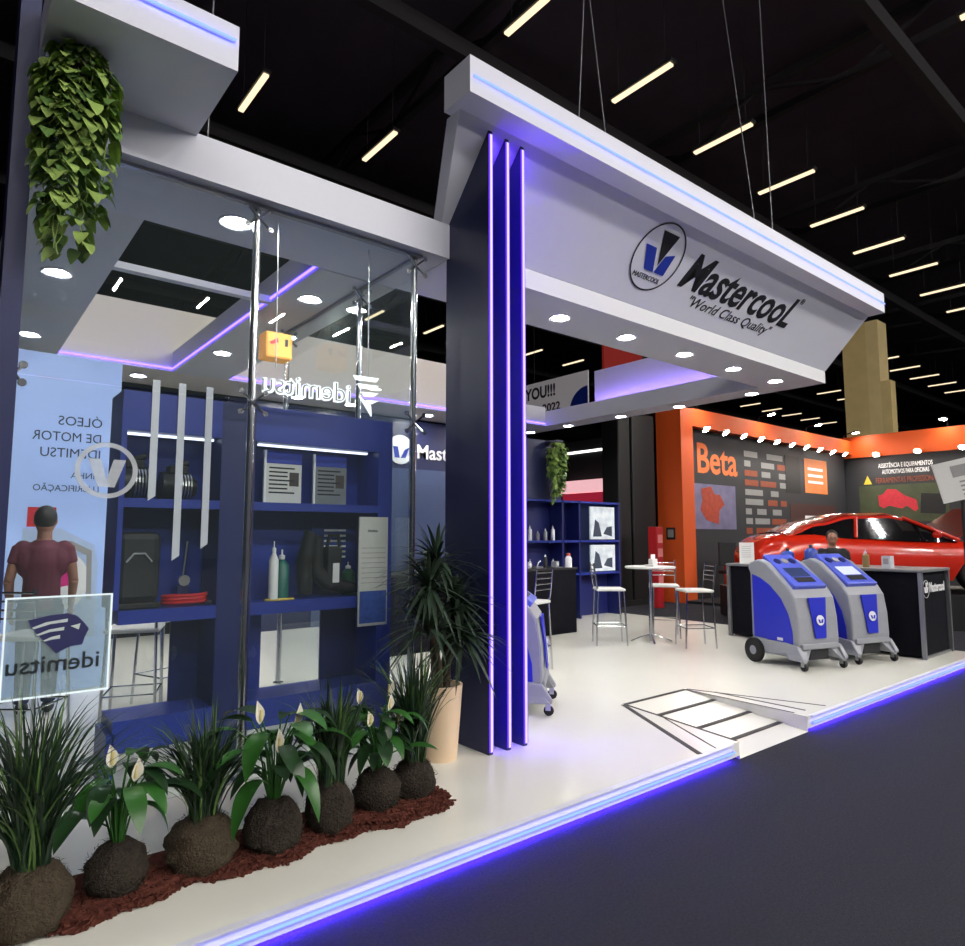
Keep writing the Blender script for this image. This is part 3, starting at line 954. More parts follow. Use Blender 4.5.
MB().tube([(-0.16, 0, 0.03), (-0.17, 0, 0.25), (-0.13, 0, 0.46), (-0.08, 0, 0.42), (-0.09, 0, 0.2), (0.0, 0, 0.10), (0.12, 0, 0.07), (0.22, 0, 0.05)], [0.05, 0.06, 0.045, 0.045, 0.06, 0.06, 0.055, 0.04], 12).build('curved_frame', M_RUBBER, t, smooth=True)
MB().box(-0.02, 0.10, -0.06, 0.05, 0.06, 0.36).build('motor_body', M_BLACK, t, bevel=0.02)
MB().box(0.02, 0.07, -0.065, -0.06, 0.10, 0.24).build('white_plate', M_WHITEP, t)
MB().tube([(0.0, 0, 0.36), (0.02, 0, 0.44), (0.09, 0, 0.44), (0.10, 0, 0.36)], 0.014, 8).build('handle', M_RUBBER, t, smooth=True)
t = thing('blue_chart', 'blue printed chart leaning at the back of the middle shelf', 'chart', (2.30, 4.655, ZM))
MB().box(-0.15, 0.17, 0, 0.01, 0, 0.52).build('panel', mat('chart_blue', (34, 60, 140), 0.5, var=0.1), t)
ls = MB()
for k in range(6):
    flat(ls, Matrix.Translation((0, -0.001, 0)) @ MW, [(-0.05, 0.47 - 0.04 * k), (0.13, 0.47 - 0.04 * k), (0.13, 0.485 - 0.04 * k), (-0.05, 0.485 - 0.04 * k)], 0.001)
ls.build('printed_lines', M_WHITEP, t)
t = thing('info_board', 'white information board with a logo hung at the end of the blue shelf', 'board', (2.37, 4.33, 0.90))
MB().box(0, 0.24, 0, 0.012, 0, 0.79).build('panel', M_PAPER, t)
m = Matrix.Translation((0, -0.001, 0)) @ MW
flat(MB(), m, [(0.01, 0.02), (0.23, 0.02), (0.23, 0.25), (0.01, 0.25)], 0.001).build('blue_picture', mat('blue_photo', (62, 92, 178), 0.5, var=0.5, scale=26), t)
ls = MB()
for k in range(8):
    flat(ls, m, [(0.02, 0.56 - 0.036 * k), (0.22, 0.56 - 0.036 * k), (0.22, 0.564 - 0.036 * k), (0.02, 0.564 - 0.036 * k)], 0.001)
ls.build('printed_lines', M_GREYP, t)
text('logo_lettering', 'idemitsu', 0.03, m @ Matrix.Translation((0.07, 0.68, 0)), M_INK, t, width=0.08, depth=0.001)

# furniture: chrome bar stools and tables


def make_stool(lab):
    t = thing('bar_stool', lab, 'stool')
    sh_ = 0.74
    MB().box(-0.19, 0.19, -0.19, 0.19, sh_ - 0.035, sh_).build('seat', M_SEAT, t, bevel=0.015)
    for sx_ in (-1, 1):
        MB().tube([(sx_ * 0.165, -0.165, sh_ - 0.03), (sx_ * 0.185, -0.20, 0.0)], 0.0115, 8).build('leg', M_CHROME, t, smooth=True)
        MB().tube([(sx_ * 0.185, 0.20, 0.0), (sx_ * 0.165, 0.17, sh_ - 0.03), (sx_ * 0.165, 0.19, sh_ + 0.05), (sx_ * 0.165, 0.225, sh_ + 0.33)], 0.0115, 8).build('leg', M_CHROME, t, smooth=True)
    for k in range(4):
        z = sh_ + 0.12 + 0.06 * k
        y = 0.19 + 0.035 * (z - sh_ - 0.05) / 0.28
        MB().tube([(-0.165, y, z), (0.165, y, z)], 0.008, 8).build('back_bar', M_CHROME, t)
    for p, q in (((-0.178, -0.185, 0.25), (0.178, -0.185, 0.25)), ((-0.178, 0.187, 0.25), (0.178, 0.187, 0.25)), ((-0.178, -0.185, 0.25), (-0.178, 0.187, 0.25)), ((0.178, -0.185, 0.25), (0.178, 0.187, 0.25))):
        MB().tube([p, q], 0.008, 8).build('foot_rail', M_CHROME, t)
    return t


st0 = make_stool('white seated chrome bar stool with its back to the black counter')
st0.location = (7.02, 5.93, PZ)
st0.rotation_euler = (0, 0, R(50))
dup(st0, (7.72, 5.08, PZ), R(-125), 'white seated chrome bar stool at the round table, facing away from the black counter')
dup(st0, (8.15, 5.85, PZ), R(-50), 'white seated chrome bar stool behind the round table, in front of the orange column')
dup(st0, (4.98, 5.35, PZ), R(-165), 'white chrome bar stool partly hidden behind the navy fins')
for i, (x, y, rz, lab) in enumerate(((1.22, 5.75, 160, 'chrome bar stool behind the lower blue shelf bay, first from the poster'), (1.60, 6.3, 200, 'chrome bar stool behind the lower blue shelf bay, beside the white table'), (0.55, 5.8, 140, 'chrome bar stool behind the frosted acrylic plate'))):
    dup(st0, (x, y, PZ), R(rz), lab)


def make_table(lab, h=1.02, r=0.34):
    t = thing('bar_table', lab, 'table')
    MB().lathe([(0, h - 0.028), (r - 0.01, h - 0.028), (r, h - 0.014), (r - 0.004, h), (0, h)], 36).build('tabletop', M_SEAT, t, smooth=True)
    MB().tube([(0, 0, 0.02), (0, 0, h - 0.02)], 0.03, 14).build('column', M_CHROME, t, smooth=True)
    for k in range(4):
        a = PI / 4 + k * PI / 2
        MB().tube([(0.03 * math.cos(a), 0.03 * math.sin(a), 0.10), (0.16 * math.cos(a), 0.16 * math.sin(a), 0.06), (0.27 * math.cos(a), 0.27 * math.sin(a), 0.012)], 0.013, 8).build('foot', M_CHROME, t, smooth=True)
    return t


tb = make_table('round white bar table with chrome column between the bar stools')
tb.location = (7.55, 5.65, PZ)
dup(tb, (2.0, 5.45, PZ), 0.3, 'round white bar table behind the blue shelf inside the glass room')['group'] = 'inner furniture'
children(tb)
nap = thing('napkin_holder', 'small clear and white holder standing on the round bar table', 'holder', (7.58, 5.62, PZ + 1.02))
MB().box(-0.06, 0.06, -0.035, 0.035, 0, 0.10).build('box', M_PAPER, nap, bevel=0.01)
MB().box(-0.045, 0.045, -0.004, 0.004, 0.10, 0.16).build('paper', M_WHITEP, nap)
tag(MB().box(7.42, 7.52, 5.50, 5.64, PZ + 1.02, PZ + 1.045).build('leaflet_stack', M_PAPER), 'low white stack of leaflets on the round bar table', 'leaflets')

# navy wall with the white brand name at the back of the stand
bw = thing('logo_wall', 'navy rear wall with white round logo and brand name', 'wall', (5.6, 9.95, PZ))
MB().box(-2.4, 2.7, 0, 0.1, 0, 3.5).build('panel', M_NAVY, bw)
MB().box(-1.0, 1.6, -0.02, 0, 0.0, 2.62).build('grey_panel', mat('blue_grey_panel', (70, 84, 120), 0.5, var=0.06), bw)
Mb = Matrix.Translation((0, -0.024, 0)) @ MW
flat(MB(), Mb, ringpts(0.62, 2.95, 0.26, 0.26, 32), 0.004).build('logo_disc', M_WHITEP, bw)
MB_ = MB()
flat(MB_, Matrix.Translation((0, -0.005, 0)) @ Mb, [(0.46, 3.0), (0.56, 3.0), (0.60, 2.80), (0.50, 2.80)], 0.004)
flat(MB_, Matrix.Translation((0, -0.005, 0)) @ Mb, [(0.62, 2.80), (0.70, 2.95), (0.80, 3.0), (0.72, 2.80)], 0.004)
MB_.build('logo_chevron', M_LOGOB, bw)
text('brand_lettering', 'Mastercool', 0.36, Mb @ Matrix.Translation((0.95, 2.82, 0)), M_WHITEP, bw, width=1.6, bold=0.006)

# ------------------------------------------------------------------ service machines


def make_machine(lab):
    t = thing('service_machine', lab, 'machine')
    w = 0.29
    prof = [(0.30, 0.17), (0.33, 0.30), (0.33, 1.00), (0.36, 1.06), (0.34, 1.12), (0.20, 1.165), (0.08, 1.12), (-0.10, 0.98), (-0.24, 0.86), (-0.31, 0.76), (-0.345, 0.55), (-0.355, 0.32), (-0.35, 0.25), (-0.20, 0.19)]
    MB().prism([(-w, y, z) for y, z in prof], (2 * w, 0, 0)).build('body', M_GREY, t, bevel=0.02)
    ins = [(0.285, 0.28), (0.29, 0.99), (0.17, 0.955), (0.02, 0.875), (-0.13, 0.74), (-0.225, 0.58), (-0.27, 0.40), (-0.275, 0.27), (-0.235, 0.19), (-0.17, 0.165), (-0.09, 0.185), (0.0, 0.25), (0.10, 0.275)]
    for s in (-1, 1):
        p = MB().prism([(s * (w - 0.002), y, z) for y, z in ins], (s * 0.012, 0, 0)).build('side_panel', M_BLUE, t, bevel=0.006)
        fl = MB()
        fl.box(s * (w + 0.010) - 0.001, s * (w + 0.010) + 0.001, -0.14, -0.06, 0.285, 0.315)
        fl.build('white_plate', M_WHITEP, p)
    # console on the slope
    a, b2 = Vector((0, 0.20, 1.185)), Vector((0, -0.265, 0.865))
    u = (b2 - a).normalized()
    n = Vector((0, u.z, -u.y)).normalized()
    if n.z < 0:
        n = -n
    con = MB()
    Mc = Matrix(((1, u.x, n.x, a.x), (0, u.y, n.y, a.y), (0, u.z, n.z, a.z), (0, 0, 0, 1)))
    ln = (b2 - a).length
    con.prism([Mc @ Vector(q) for q in ((-0.20, -0.02, -0.03), (0.20, -0.02, -0.03), (0.24, ln, -0.03), (-0.24, ln, -0.03))], n * 0.055)
    con = con.build('console', M_BLUE2, t, bevel=0.012)
    MB().box(-0.20, 0.20, ln - 0.05, ln + 0.005, -0.05, -0.028, Mc).build('console_lip', M_BLACK, t)
    MB().box(-0.14, 0.14, 0.25, 0.40, 0.024, 0.03, Mc).build('display', mat('lcd_screen', (58, 70, 110), 0.2), con)
    MB().box(-0.13, 0.13, 0.42, 0.50, 0.024, 0.03, Mc).build('keypad', M_BLACK, con)
    for k in (-1, 0, 1):
        MB().lathe([(0, 0), (0.045, 0), (0.045, 0.012), (0, 0.012)], 18, Mc @ Vector((k * 0.11, 0.12, 0.024)), Mc.to_3x3()).build('gauge', M_GREYP if k == 0 else M_SHELFD, con)
    # front strip
    fp = MB()
    fp.prism([(-0.12, -0.328, 0.76), (0.13, -0.328, 0.76), (0.075, -0.370, 0.33), (-0.075, -0.370, 0.33)], (0, -0.012, 0.0))
    fp = fp.build('front_panel', M_BLUE, t)
    Mf = frame_facing((0, -0.372, 0.52), (1, 0, 0), Vector((0, 0.042, 0.43)))
    flat(MB(), Matrix.Translation((0, -0.003, 0)) @ Mf, ringpts(0, 0, 0.055, 0.055, 24), 0.004).build('logo_disc', M_WHITEP, fp)
    q = MB()
    flat(q, Matrix.Translation((0, -0.009, 0)) @ Mf, [(-0.035, 0.01), (-0.012, 0.01), (0.0, -0.028), (-0.02, -0.028)], 0.003)
    flat(q, Matrix.Translation((0, -0.009, 0)) @ Mf, [(0.004, -0.028), (0.015, 0.008), (0.04, 0.014), (0.028, -0.028)], 0.003)
    q.build('logo_chevron', M_BLUE, fp)
    # splayed base
    bs = MB()
    for s in (-1, 1):
        bs.prism([(s * 0.14, -0.30, 0.27), (s * 0.30, -0.30, 0.25), (s * 0.34, -0.42, 0.10), (s * 0.24, -0.42, 0.10), (s * 0.12, -0.36, 0.24)], (0, 0.18, 0))
    for s in (-1, 1):
        bs.prism([(s * 0.27, y, z) for y, z in ((0.30, 0.12), (0.30, 0.27), (-0.20, 0.27), (-0.35, 0.25), (-0.43, 0.13), (-0.43, 0.10), (-0.33, 0.10), (-0.24, 0.15), (0.05, 0.12))], (s * 0.055, 0, 0))
    bs.box(-0.26, 0.26, -0.375, -0.30, 0.215, 0.275)
    bs.prism([(-0.31, -0.28, 0.12), (0.31, -0.28, 0.12), (0.31, 0.30, 0.12), (-0.31, 0.30, 0.12)], (0, 0, 0.10))
    bs.build('base', M_GREY, t, bevel=0.012)
    MB().box(-0.13, 0.13, -0.345, -0.28, 0.10, 0.21).build('front_vent', M_BLACK, t)
    Mx = Matrix.Rotation(R(90), 3, 'Y')
    for s in (-1, 1):
        wl = MB().lathe([(0.05, -0.025), (0.12, -0.03), (0.135, -0.02), (0.135, 0.02), (0.12, 0.03), (0.05, 0.025)], 26, (s * 0.345, 0.24, 0.135), Mx).build('rear_wheel', M_RUBBER, t, smooth=True)
        MB().lathe([(0, -0.02), (0.055, -0.02), (0.055, 0.02), (0, 0.02)], 16, (s * 0.348, 0.24, 0.135), Mx).build('hub', M_GREY, wl)
        ca = MB().lathe([(0, -0.018), (0.038, -0.018), (0.042, 0), (0.038, 0.018), (0, 0.018)], 18, (s * 0.28, -0.40, 0.042), Mx).build('caster', M_RUBBER, t, smooth=True)
        MB().box(s * 0.28 - 0.024, s * 0.28 + 0.024, -0.415, -0.375, 0.045, 0.11).build('fork', M_STEEL, ca)
    MB().tube([(-0.22, 0.33, 0.98), (-0.22, 0.42, 1.05), (0.22, 0.42, 1.05), (0.22, 0.33, 0.98)], 0.014, 8).build('push_handle', M_BLACK, t, smooth=True)
    return t


m1 = make_machine('blue and grey wheeled service machine with dark display, nearer the floor ramp')
m1.location = (7.58, 3.72, PZ)
m1.rotation_euler = (0, 0, R(-18))
m2 = dup(m1, (8.44, 3.52, PZ), R(-18), 'blue and grey wheeled service machine with lit screen, beside the black counter')
for c in m2.children:
    if c.name.startswith('console') and c.children:
        for g in c.children:
            if g.name.startswith('display'):
                g.data = g.data.copy()
                g.data.materials.clear()
                g.data.materials.append(emis('lit_screen', (0.85, 0.9, 1.0), 1.0))
dup(m1, (3.80, 4.385, PZ), R(42), 'grey and navy wheeled service machine half hidden behind the navy fins')

# ------------------------------------------------------------------ counters
ct = thing('black_counter', 'long black counter with grey top and aluminium corner posts at the platform edge', 'counter', (8.95, 2.86, PZ))
cw, cl_, ch = 0.93, 2.45, 1.0
MB().box(0.02, cw - 0.02, 0.02, cl_ - 0.02, 0.02, ch).build('body', M_CLOTH, ct)
MB().box(-0.03, cw + 0.03, -0.03, cl_ + 0.03, ch, ch + 0.035).build('worktop', mat('grey_worktop', (120, 120, 122), 0.3, var=0.05), ct, bevel=0.01)
for x in (0.0, cw):
    for y in (0.0, cl_):
        MB().box(x - 0.022, x + 0.022, y - 0.022, y + 0.022, 0, ch).build('corner_post', M_ALU, ct)
MB().box(0.02, cw, -0.004, 0.02, 0.0, 0.03).build('bottom_rail', M_ALU, ct)
badge(Matrix.Translation((0, 0.012, 0)) @ MW, 0.20, 0.80, 0.105, ct, M_WHITEP, M_WHITEP, M_WHITEP, d=0.004)
text('counter_lettering', 'Mastercool', 0.16, Matrix.Translation((0.32, 0.012, 0.76)) @ MW, M_WHITEP, ct, width=0.52, bold=0.003)
zc = PZ + ch + 0.035
t = thing('small_box', 'small white box standing at the edge of the black counter', 'box', (9.1, 3.25, zc))
MB().box(-0.06, 0.06, -0.05, 0.05, 0, 0.15).build('carton', mat('pale_carton', (196, 200, 204), 0.5), t, bevel=0.004)
MB().box(-0.062, -0.06, -0.03, 0.03, 0.05, 0.12).build('label_print', M_GREYP, t)
bottle(9.15, 3.52, zc, 0.04, 0.22, mat('amber_plastic', (140, 120, 80), 0.4), 'small brownish bottle beside the white box on the counter', nm='small_bottle')
t = thing('sign_holder', 'white price sheet in a stand at the far end of the counter', 'sign', (9.1, 5.1, zc), R(-35))
MB().box(-0.11, 0.11, 0, 0.006, 0.0, 0.30).build('sheet', M_PAPER, t)
ls = MB()
for k in range(6):
    flat(ls, Matrix.Translation((0, -0.001, 0)) @ MW, [(-0.08, 0.24 - 0.03 * k), (0.06, 0.24 - 0.03 * k), (0.06, 0.246 - 0.03 * k), (-0.08, 0.246 - 0.03 * k)], 0.001)
ls.build('printed_lines', M_GREYP, t)
MB().box(-0.11, 0.11, 0, 0.07, 0.0, 0.006).build('foot', M_GLASS, t)
for i, (x, y, s) in enumerate(((9.2, 4.55, 0.9), (9.25, 4.25, 1.1))):
    t = thing('blue_canister', 'blue canister on the counter behind the machines, %s from the price sheet' % ORD[i], 'canister', (x, y, zc))
    MB().lathe([(0, 0), (0.08, 0), (0.085, 0.02), (0.085, 0.17 * s), (0.06, 0.20 * s), (0.03, 0.21 * s), (0, 0.21 * s)], 18).build('body', mat('canister_blue', (34, 62, 150), 0.4), t, smooth=True)
    MB().lathe([(0.025, 0.21 * s), (0.025, 0.25 * s), (0, 0.25 * s)], 10).build('valve', M_BLACK, t)

bc = thing('black_counter', 'black cloth covered counter with small products in front of the rear shelves', 'counter', (6.5, 6.95, PZ))
MB().box(-2.5, 0.98, 0, 0.7, 0, 0.93).build('cloth_front', M_CLOTH, bc)
MB().box(-2.52, 1.0, -0.02, 0.72, 0.93, 0.96).build('worktop', M_BLACK, bc)
zb = PZ + 0.96
for i in range(9):
    x = 5.75 + 0.19 * i
    kind = i % 3
    if kind == 0:
        t = thing('metal_fitting', 'small shiny fitting on the black cloth counter, %s along it' % ORD[i], 'fitting', (x, 7.15 + 0.08 * (i % 2), zb))
        MB().box(-0.07, 0.07, -0.03, 0.03, 0, 0.02).build('foot', M_STEEL, t)
        MB().tube([(-0.03, 0, 0.02), (0, 0, 0.08), (0.04, 0, 0.10)], 0.012, 8).build('nozzle', M_STEEL, t)
    elif kind == 1:
        bottle(x, 7.2, zb, 0.03, 0.20, M_BLACK if i % 2 else M_STEEL, 'small dark bottle on the black cloth counter, %s along it' % ORD[i], nm='small_bottle')
    else:
        t = thing('gauge_box', 'little gauge box on the black cloth counter, %s along it' % ORD[i], 'gauge', (x, 7.18, zb), 0.3)
        MB().box(-0.05, 0.05, -0.04, 0.04, 0, 0.09).build('case', M_GREY, t)
        MB().lathe([(0, 0), (0.03, 0), (0.03, 0.008), (0, 0.008)], 14, (0, -0.04, 0.05), Matrix.Rotation(R(90), 3, 'X')).build('dial', M_WHITEP, t)
t = thing('red_cap_bottle', 'pale bottle with a reddish cap at the end of the black cloth counter', 'bottle', (7.42, 7.05, zb))
MB().lathe([(0, 0), (0.055, 0), (0.055, 0.13), (0.03, 0.17)], 16).build('body', M_WHITEP, t, smooth=True)
MB().lathe([(0.033, 0.165), (0.033, 0.21), (0, 0.215)], 12).build('cap', mat('dull_red', (190, 90, 80), 0.5), t)

# rear navy shelves with goods
rs = thing('rear_shelf', 'navy rear shelf unit with lit pictures and small goods', 'shelf', (7.3, 8.0, PZ))
MB().box(0, 2.52, 0.30, 0.34, 0, 2.05).build('back_panel', M_SHELFD, rs)
for x in (0.0, 0.98, 1.40, 2.48):
    MB().box(x, x + 0.04, 0, 0.30, 0, 2.05).build('upright', M_SHELFD, rs)
for z in (0.75, 1.32, 2.01):
    MB().box(0.04, 2.48, 0, 0.30, z, z + 0.035).build('shelf_board', M_SHELF, rs)
MB().box(0, 0.98, 0.02, 0.30, 2.05, 3.05).build('tall_panel', M_NAVY, rs)
MPIC = mat('lit_picture', (196, 214, 226), 0.5, var=0.8, scale=6, emit=(0.75, 0.9, 1.0), es=0.35)
for z0, z1, lab in ((1.37, 1.96, 'upper'), (0.80, 1.27, 'lower')):
    t = thing('lit_picture', '%s backlit product picture on the rear navy shelf' % lab, 'picture', (9.06, 8.05, PZ + z0))
    MB().box(0.0, 0.66, 0, 0.03, 0, z1 - z0).build('panel', MPIC, t)
    q = MB()
    flat(q, Matrix.Translation((0, -0.001, 0)) @ MW, [(0.06, 0.05), (0.30, 0.05), (0.22, 0.30), (0.12, 0.36)], 0.001)
    flat(q, Matrix.Translation((0, -0.001, 0)) @ MW, [(0.34, 0.10), (0.58, 0.05), (0.58, 0.24), (0.44, 0.22)], 0.001)
    q.build('product_print', mat('print_slate', (60, 74, 92), 0.5, var=0.3), t)
for z in (0.785, 1.355):
    for i in range(5):
        x = 7.45 + 0.18 * i
        bottle(x, 8.12, PZ + z, 0.035, 0.16 + 0.05 * ((i * 7 + int(z * 10)) % 3), (M_STEEL, M_GREY, M_WHITEP)[(i + int(z)) % 3],
               'small pale bottle on the %s rear navy shelf, %s from the fins' % ('lower' if z < 1 else 'upper', ORD[i]), nm='small_bottle')

# ------------------------------------------------------------------ plants


def grass(x, y, lab, n, hgt, spread, seed, ball=(0.15, 0.14), dark=False, lean=(0, 0)):
    r = random.Random(seed)
    t = thing('grass_plant', lab, 'plant', (x, y, PZ))
    bh = ball[1]
    b = MB().ball((0, 0, bh * 0.80), ball[0], ball[0], bh, 22, 0.20, seed)
    for v in b.bm.verts:
        v.co.z = max(v.co.z, 0.0)
    fib(b, r, ball[0], bh)
    b.build('root_ball', M_COIRD if dark else M_COIR, t, smooth=True)
    b, b2 = MB(), MB()
    for i in range(n):
        a = r.uniform(0, 2 * PI)
        out = r.random() ** 0.7 * spread
        h = hgt * r.uniform(0.55, 1.0)
        x0, y0 = r.uniform(-0.05, 0.05), r.uniform(-0.05, 0.05)
        dx, dy = math.cos(a) * out + lean[0], math.sin(a) * out * 0.8 + lean[1]
        pts = []
        for k in range(7):
            s = k / 6
            pts.append((x0 + dx * s ** 1.6, y0 + dy * s ** 1.6, bh * 1.5 + h * (s - 0.28 * s ** 3 * min(1, out / 0.25))))
        w = r.uniform(0.0035, 0.0065)
        (b2 if i % 5 == 0 else b).ribbon(pts, [w * 0.8, w, w, w * 0.95, w * 0.8, w * 0.5, w * 0.06], side=(math.sin(a) + 0.3, -math.cos(a), 0), fold=0.35)
    b.build('blades', M_GRASS, t, smooth=True)
    b2.build('young_blades', M_GRASSL, t, smooth=True)


def fib(b, r, rad, bh):
    """loose coir fibres standing off the ball"""
    for i in range(420):
        a, e = r.uniform(0, 2 * PI), r.uniform(-0.75, 1.35)
        n_ = Vector((math.cos(a) * math.cos(e), math.sin(a) * math.cos(e), math.sin(e)))
        p = Vector((n_.x * rad, n_.y * rad, bh * 0.8 + n_.z * bh)) * r.uniform(0.94, 1.04)
        tg = Vector((r.uniform(-1, 1), r.uniform(-1, 1), r.uniform(-1.2, 0.6)))
        q = p + (tg - n_ * tg.dot(n_) * 0.8).normalized() * r.uniform(0.02, 0.05) + n_ * 0.006
        if q.z < 0 or p.z < 0:
            continue
        b.ribbon([p, (p + q) / 2 + n_ * 0.006, q], [0.0012, 0.0012, 0.0006], side=n_.cross(tg))


def lily(x, y, lab, n, size, seed, flowers=2, ball=0.14, mats=(M_LEAF, M_LEAFD)):
    r = random.Random(seed)
    t = thing('peace_lily', lab, 'plant', (x, y, PZ))
    b = MB().ball((0, 0, ball * 0.85), ball, ball, ball * 1.0, 20, 0.2, seed)
    for v in b.bm.verts:
        v.co.z = max(v.co.z, 0.0)
    fib(b, r, ball, ball)
    b.build('root_ball', M_COIRD, t, smooth=True)
    lv = [MB(), MB()]
    stem = MB()
    z0 = ball * 1.7
    for i in range(n):
        a = 2 * PI * i / n * 2.4 + r.uniform(-0.4, 0.4)
        up = r.uniform(0.10, 0.36) * size
        out = r.uniform(0.05, 0.16) * size
        c, s = math.cos(a), math.sin(a)
        p = Vector((c * out, s * out, z0 + up))
        stem.tube([(c * 0.01, s * 0.01, z0 - 0.03), (c * out * 0.4, s * out * 0.4, z0 + up * 0.7), p], 0.004, 5)
        ln = r.uniform(0.17, 0.25) * size
        w = ln * r.uniform(0.15, 0.21)
        droop = r.uniform(0.35, 1.2)
        pts, ws = [], []
        for k in range(9):
            q = k / 8
            pts.append(p + Vector((c * ln * (q - 0.25 * q * q * droop), s * ln * (q - 0.25 * q * q * droop), ln * (0.25 * q - 0.85 * droop * q * q))))
            ws.append(w * (math.sin(PI * min(1, q * 0.93 + 0.07)) ** 0.8) + 0.001)
        lv[i % 2].ribbon(pts, ws, fold=0.22)
    lv[0].build('leaves', mats[0], t, smooth=True)
    lv[1].build('dark_leaves', mats[1], t, smooth=True)
    stem.build('stems', M_LEAF, t, smooth=True)
    for i in range(flowers):
        a = -PI / 2 + (i - (flowers - 1) / 2) * 0.9 + r.uniform(-0.3, 0.3)
        c, s = math.cos(a), math.sin(a)
        h = z0 + (0.30 + 0.12 * r.random()) * size * (1 if i % 2 == 0 else 0.72)
        p = Vector((c * 0.10, s * 0.10, h))
        f = MB().tube([(0, 0, z0), (c * 0.05, s * 0.05, z0 + (h - z0) * 0.6), p], 0.0035, 6).build('flower_stalk', M_LEAF, t, smooth=True)
        pts = [p + Vector((0.025 * c * q, -0.02 * q, 0.10 * q * size)) for q in [k / 6 for k in range(7)]]
        MB().ribbon(pts, [0.003, 0.015, 0.023, 0.024, 0.019, 0.010, 0.001], side=(1, 0.3, 0), fold=0.5).build('spathe', M_FLOWER, f, smooth=True)
        MB().tube([p + Vector((0, -0.012, 0.015)), p + Vector((0, -0.014, 0.065))], 0.006, 8).build('spadix', M_SPADIX, f, smooth=True)


mul = MB()
mr = random.Random(3)


def mulch_edge(x):
    return 2.955 + 0.03 * math.sin(x * 9) + 0.02 * math.sin(x * 23)


NX = 60
front = [(0.12 + 2.1 * i / NX, mulch_edge(0.12 + 2.1 * i / NX)) for i in range(NX + 1)]
for (xa, ya), (xb, yb) in zip(front, front[1:]):
    e = 0.0
    mul.face([(xa, ya, PZ + 0.002), (xb, yb, PZ + 0.002), (xb, ya * 0 + yb + 0.05, PZ + 0.028), (xa, ya + 0.05, PZ + 0.028)])
    mul.face([(xa, ya + 0.05, PZ + 0.028), (xb, yb + 0.05, PZ + 0.028), (xb, 3.34 - 0.1 * max(0, xb - 1.9), PZ + 0.02), (xa, 3.34 - 0.1 * max(0, xa - 1.9), PZ + 0.02)])
for i in range(2600):
    x = mr.uniform(0.12, 2.24)
    y = mulch_edge(x) + abs(mr.gauss(0, 0.12)) - 0.01
    if y > 3.3:
        continue
    z = PZ + (0.004 if y < mulch_edge(x) + 0.02 else 0.022) + mr.uniform(0, 0.012)
    Mq = Matrix.Translation((x, y, z)) @ Matrix.Rotation(mr.uniform(0, 6.3), 4, 'Z') @ Matrix.Rotation(mr.uniform(-0.8, 0.8), 4, 'X')
    a, b2 = mr.uniform(0.009, 0.026), mr.uniform(0.005, 0.010)
    mul.box(-a, a, -b2, b2, -0.004, 0.004, Mq)
mo = mul.build('bark_mulch', M_BARK)
mo['kind'] = 'stuff'
mo['label'] = 'reddish bark mulch spread along the row of plants'
mo['category'] = 'mulch'

grass(0.33, 3.02, 'largest dark ornamental grass in a coir ball, beside the navy pillar', 230, 0.80, 0.46, 1, (0.138, 0.135))
lily(0.63, 3.10, 'peace lily with drooping yellowish green leaves between the two dark grasses', 30, 0.95, 2, 2, 0.115)
grass(0.96, 3.10, 'spiky dark grass in a brown coir ball under the first steel pole', 190, 0.60, 0.36, 3, (0.145, 0.13))
lily(1.26, 3.06, 'peace lily with large bright green leaves and tall white flower beside the steel pole', 38, 1.1, 15, 3, 0.13)
grass(1.55, 3.08, 'upright dark grass in a grey coir ball between two white flowered lilies', 170, 0.62, 0.27, 5, (0.115, 0.14), True)
lily(1.86, 3.16, 'bushy dark peace lily with several pale flowers next to the last grass', 56, 0.85, 6, 5, 0.12, (M_LEAFD, M_LEAF))
grass(2.10, 3.18, 'fanned dark grass in a grey coir ball beside the palm pot', 210, 0.80, 0.36, 9, (0.12, 0.12), True, (-0.02, 0))

# potted palm
pp = thing('potted_palm', 'tall dark leaved palm in a cream tapered pot beside the navy fins', 'plant', (2.60, 3.62, PZ))
MB().lathe([(0, 0), (0.105, 0), (0.14, 0.47), (0.125, 0.47), (0.12, 0.42), (0, 0.42)], 28).build('pot', M_CREAMPOT, pp, smooth=True)
MB().lathe([(0, 0.43), (0.122, 0.43), (0.122, 0.40)], 20).build('soil', M_BARK, pp)
yr = random.Random(11)
for i, (dx, dy, hh, rr, lean) in enumerate(((-0.05, 0.0, 1.10, 0.024, -0.06), (0.045, 0.03, 0.98, 0.024, 0.07), (0.02, -0.04, 0.78, 0.02, 0.10), (-0.02, 0.05, 1.26, 0.022, 0.0), (-0.04, -0.04, 0.86, 0.02, -0.10))):
    top_ = Vector((dx + lean, dy - 0.02, hh))
    MB().tube([(dx, dy, 0.41), (dx * 1.1, dy, 0.6), top_], [rr * 1.15, rr, rr * 0.9], 10).build('trunk', M_TRUNK, pp, smooth=True)
    lf = MB()
    for k in range(78):
        a = yr.uniform(0, 2 * PI)
        el = yr.uniform(-0.55, 1.35)
        ln = yr.uniform(0.26, 0.46)
        c, s = math.cos(a) * math.cos(el), math.sin(a) * math.cos(el) * 0.85
        pts = []
        for q in range(6):
            w = q / 5
            pts.append(top_ + Vector((c * ln * w, s * ln * w, ln * (math.sin(el) * w - 0.35 * w * w)) ) + Vector((0, 0, yr.uniform(-0.1, 0.0) if q == 0 else 0)))
        ww = yr.uniform(0.010, 0.018)
        lf.ribbon(pts, [ww * 0.6, ww, ww, ww * 0.8, ww * 0.5, 0.001], fold=0.3)
    lf.build('leaf_crown', M_YUCCA, pp, smooth=True)

# hanging pothos


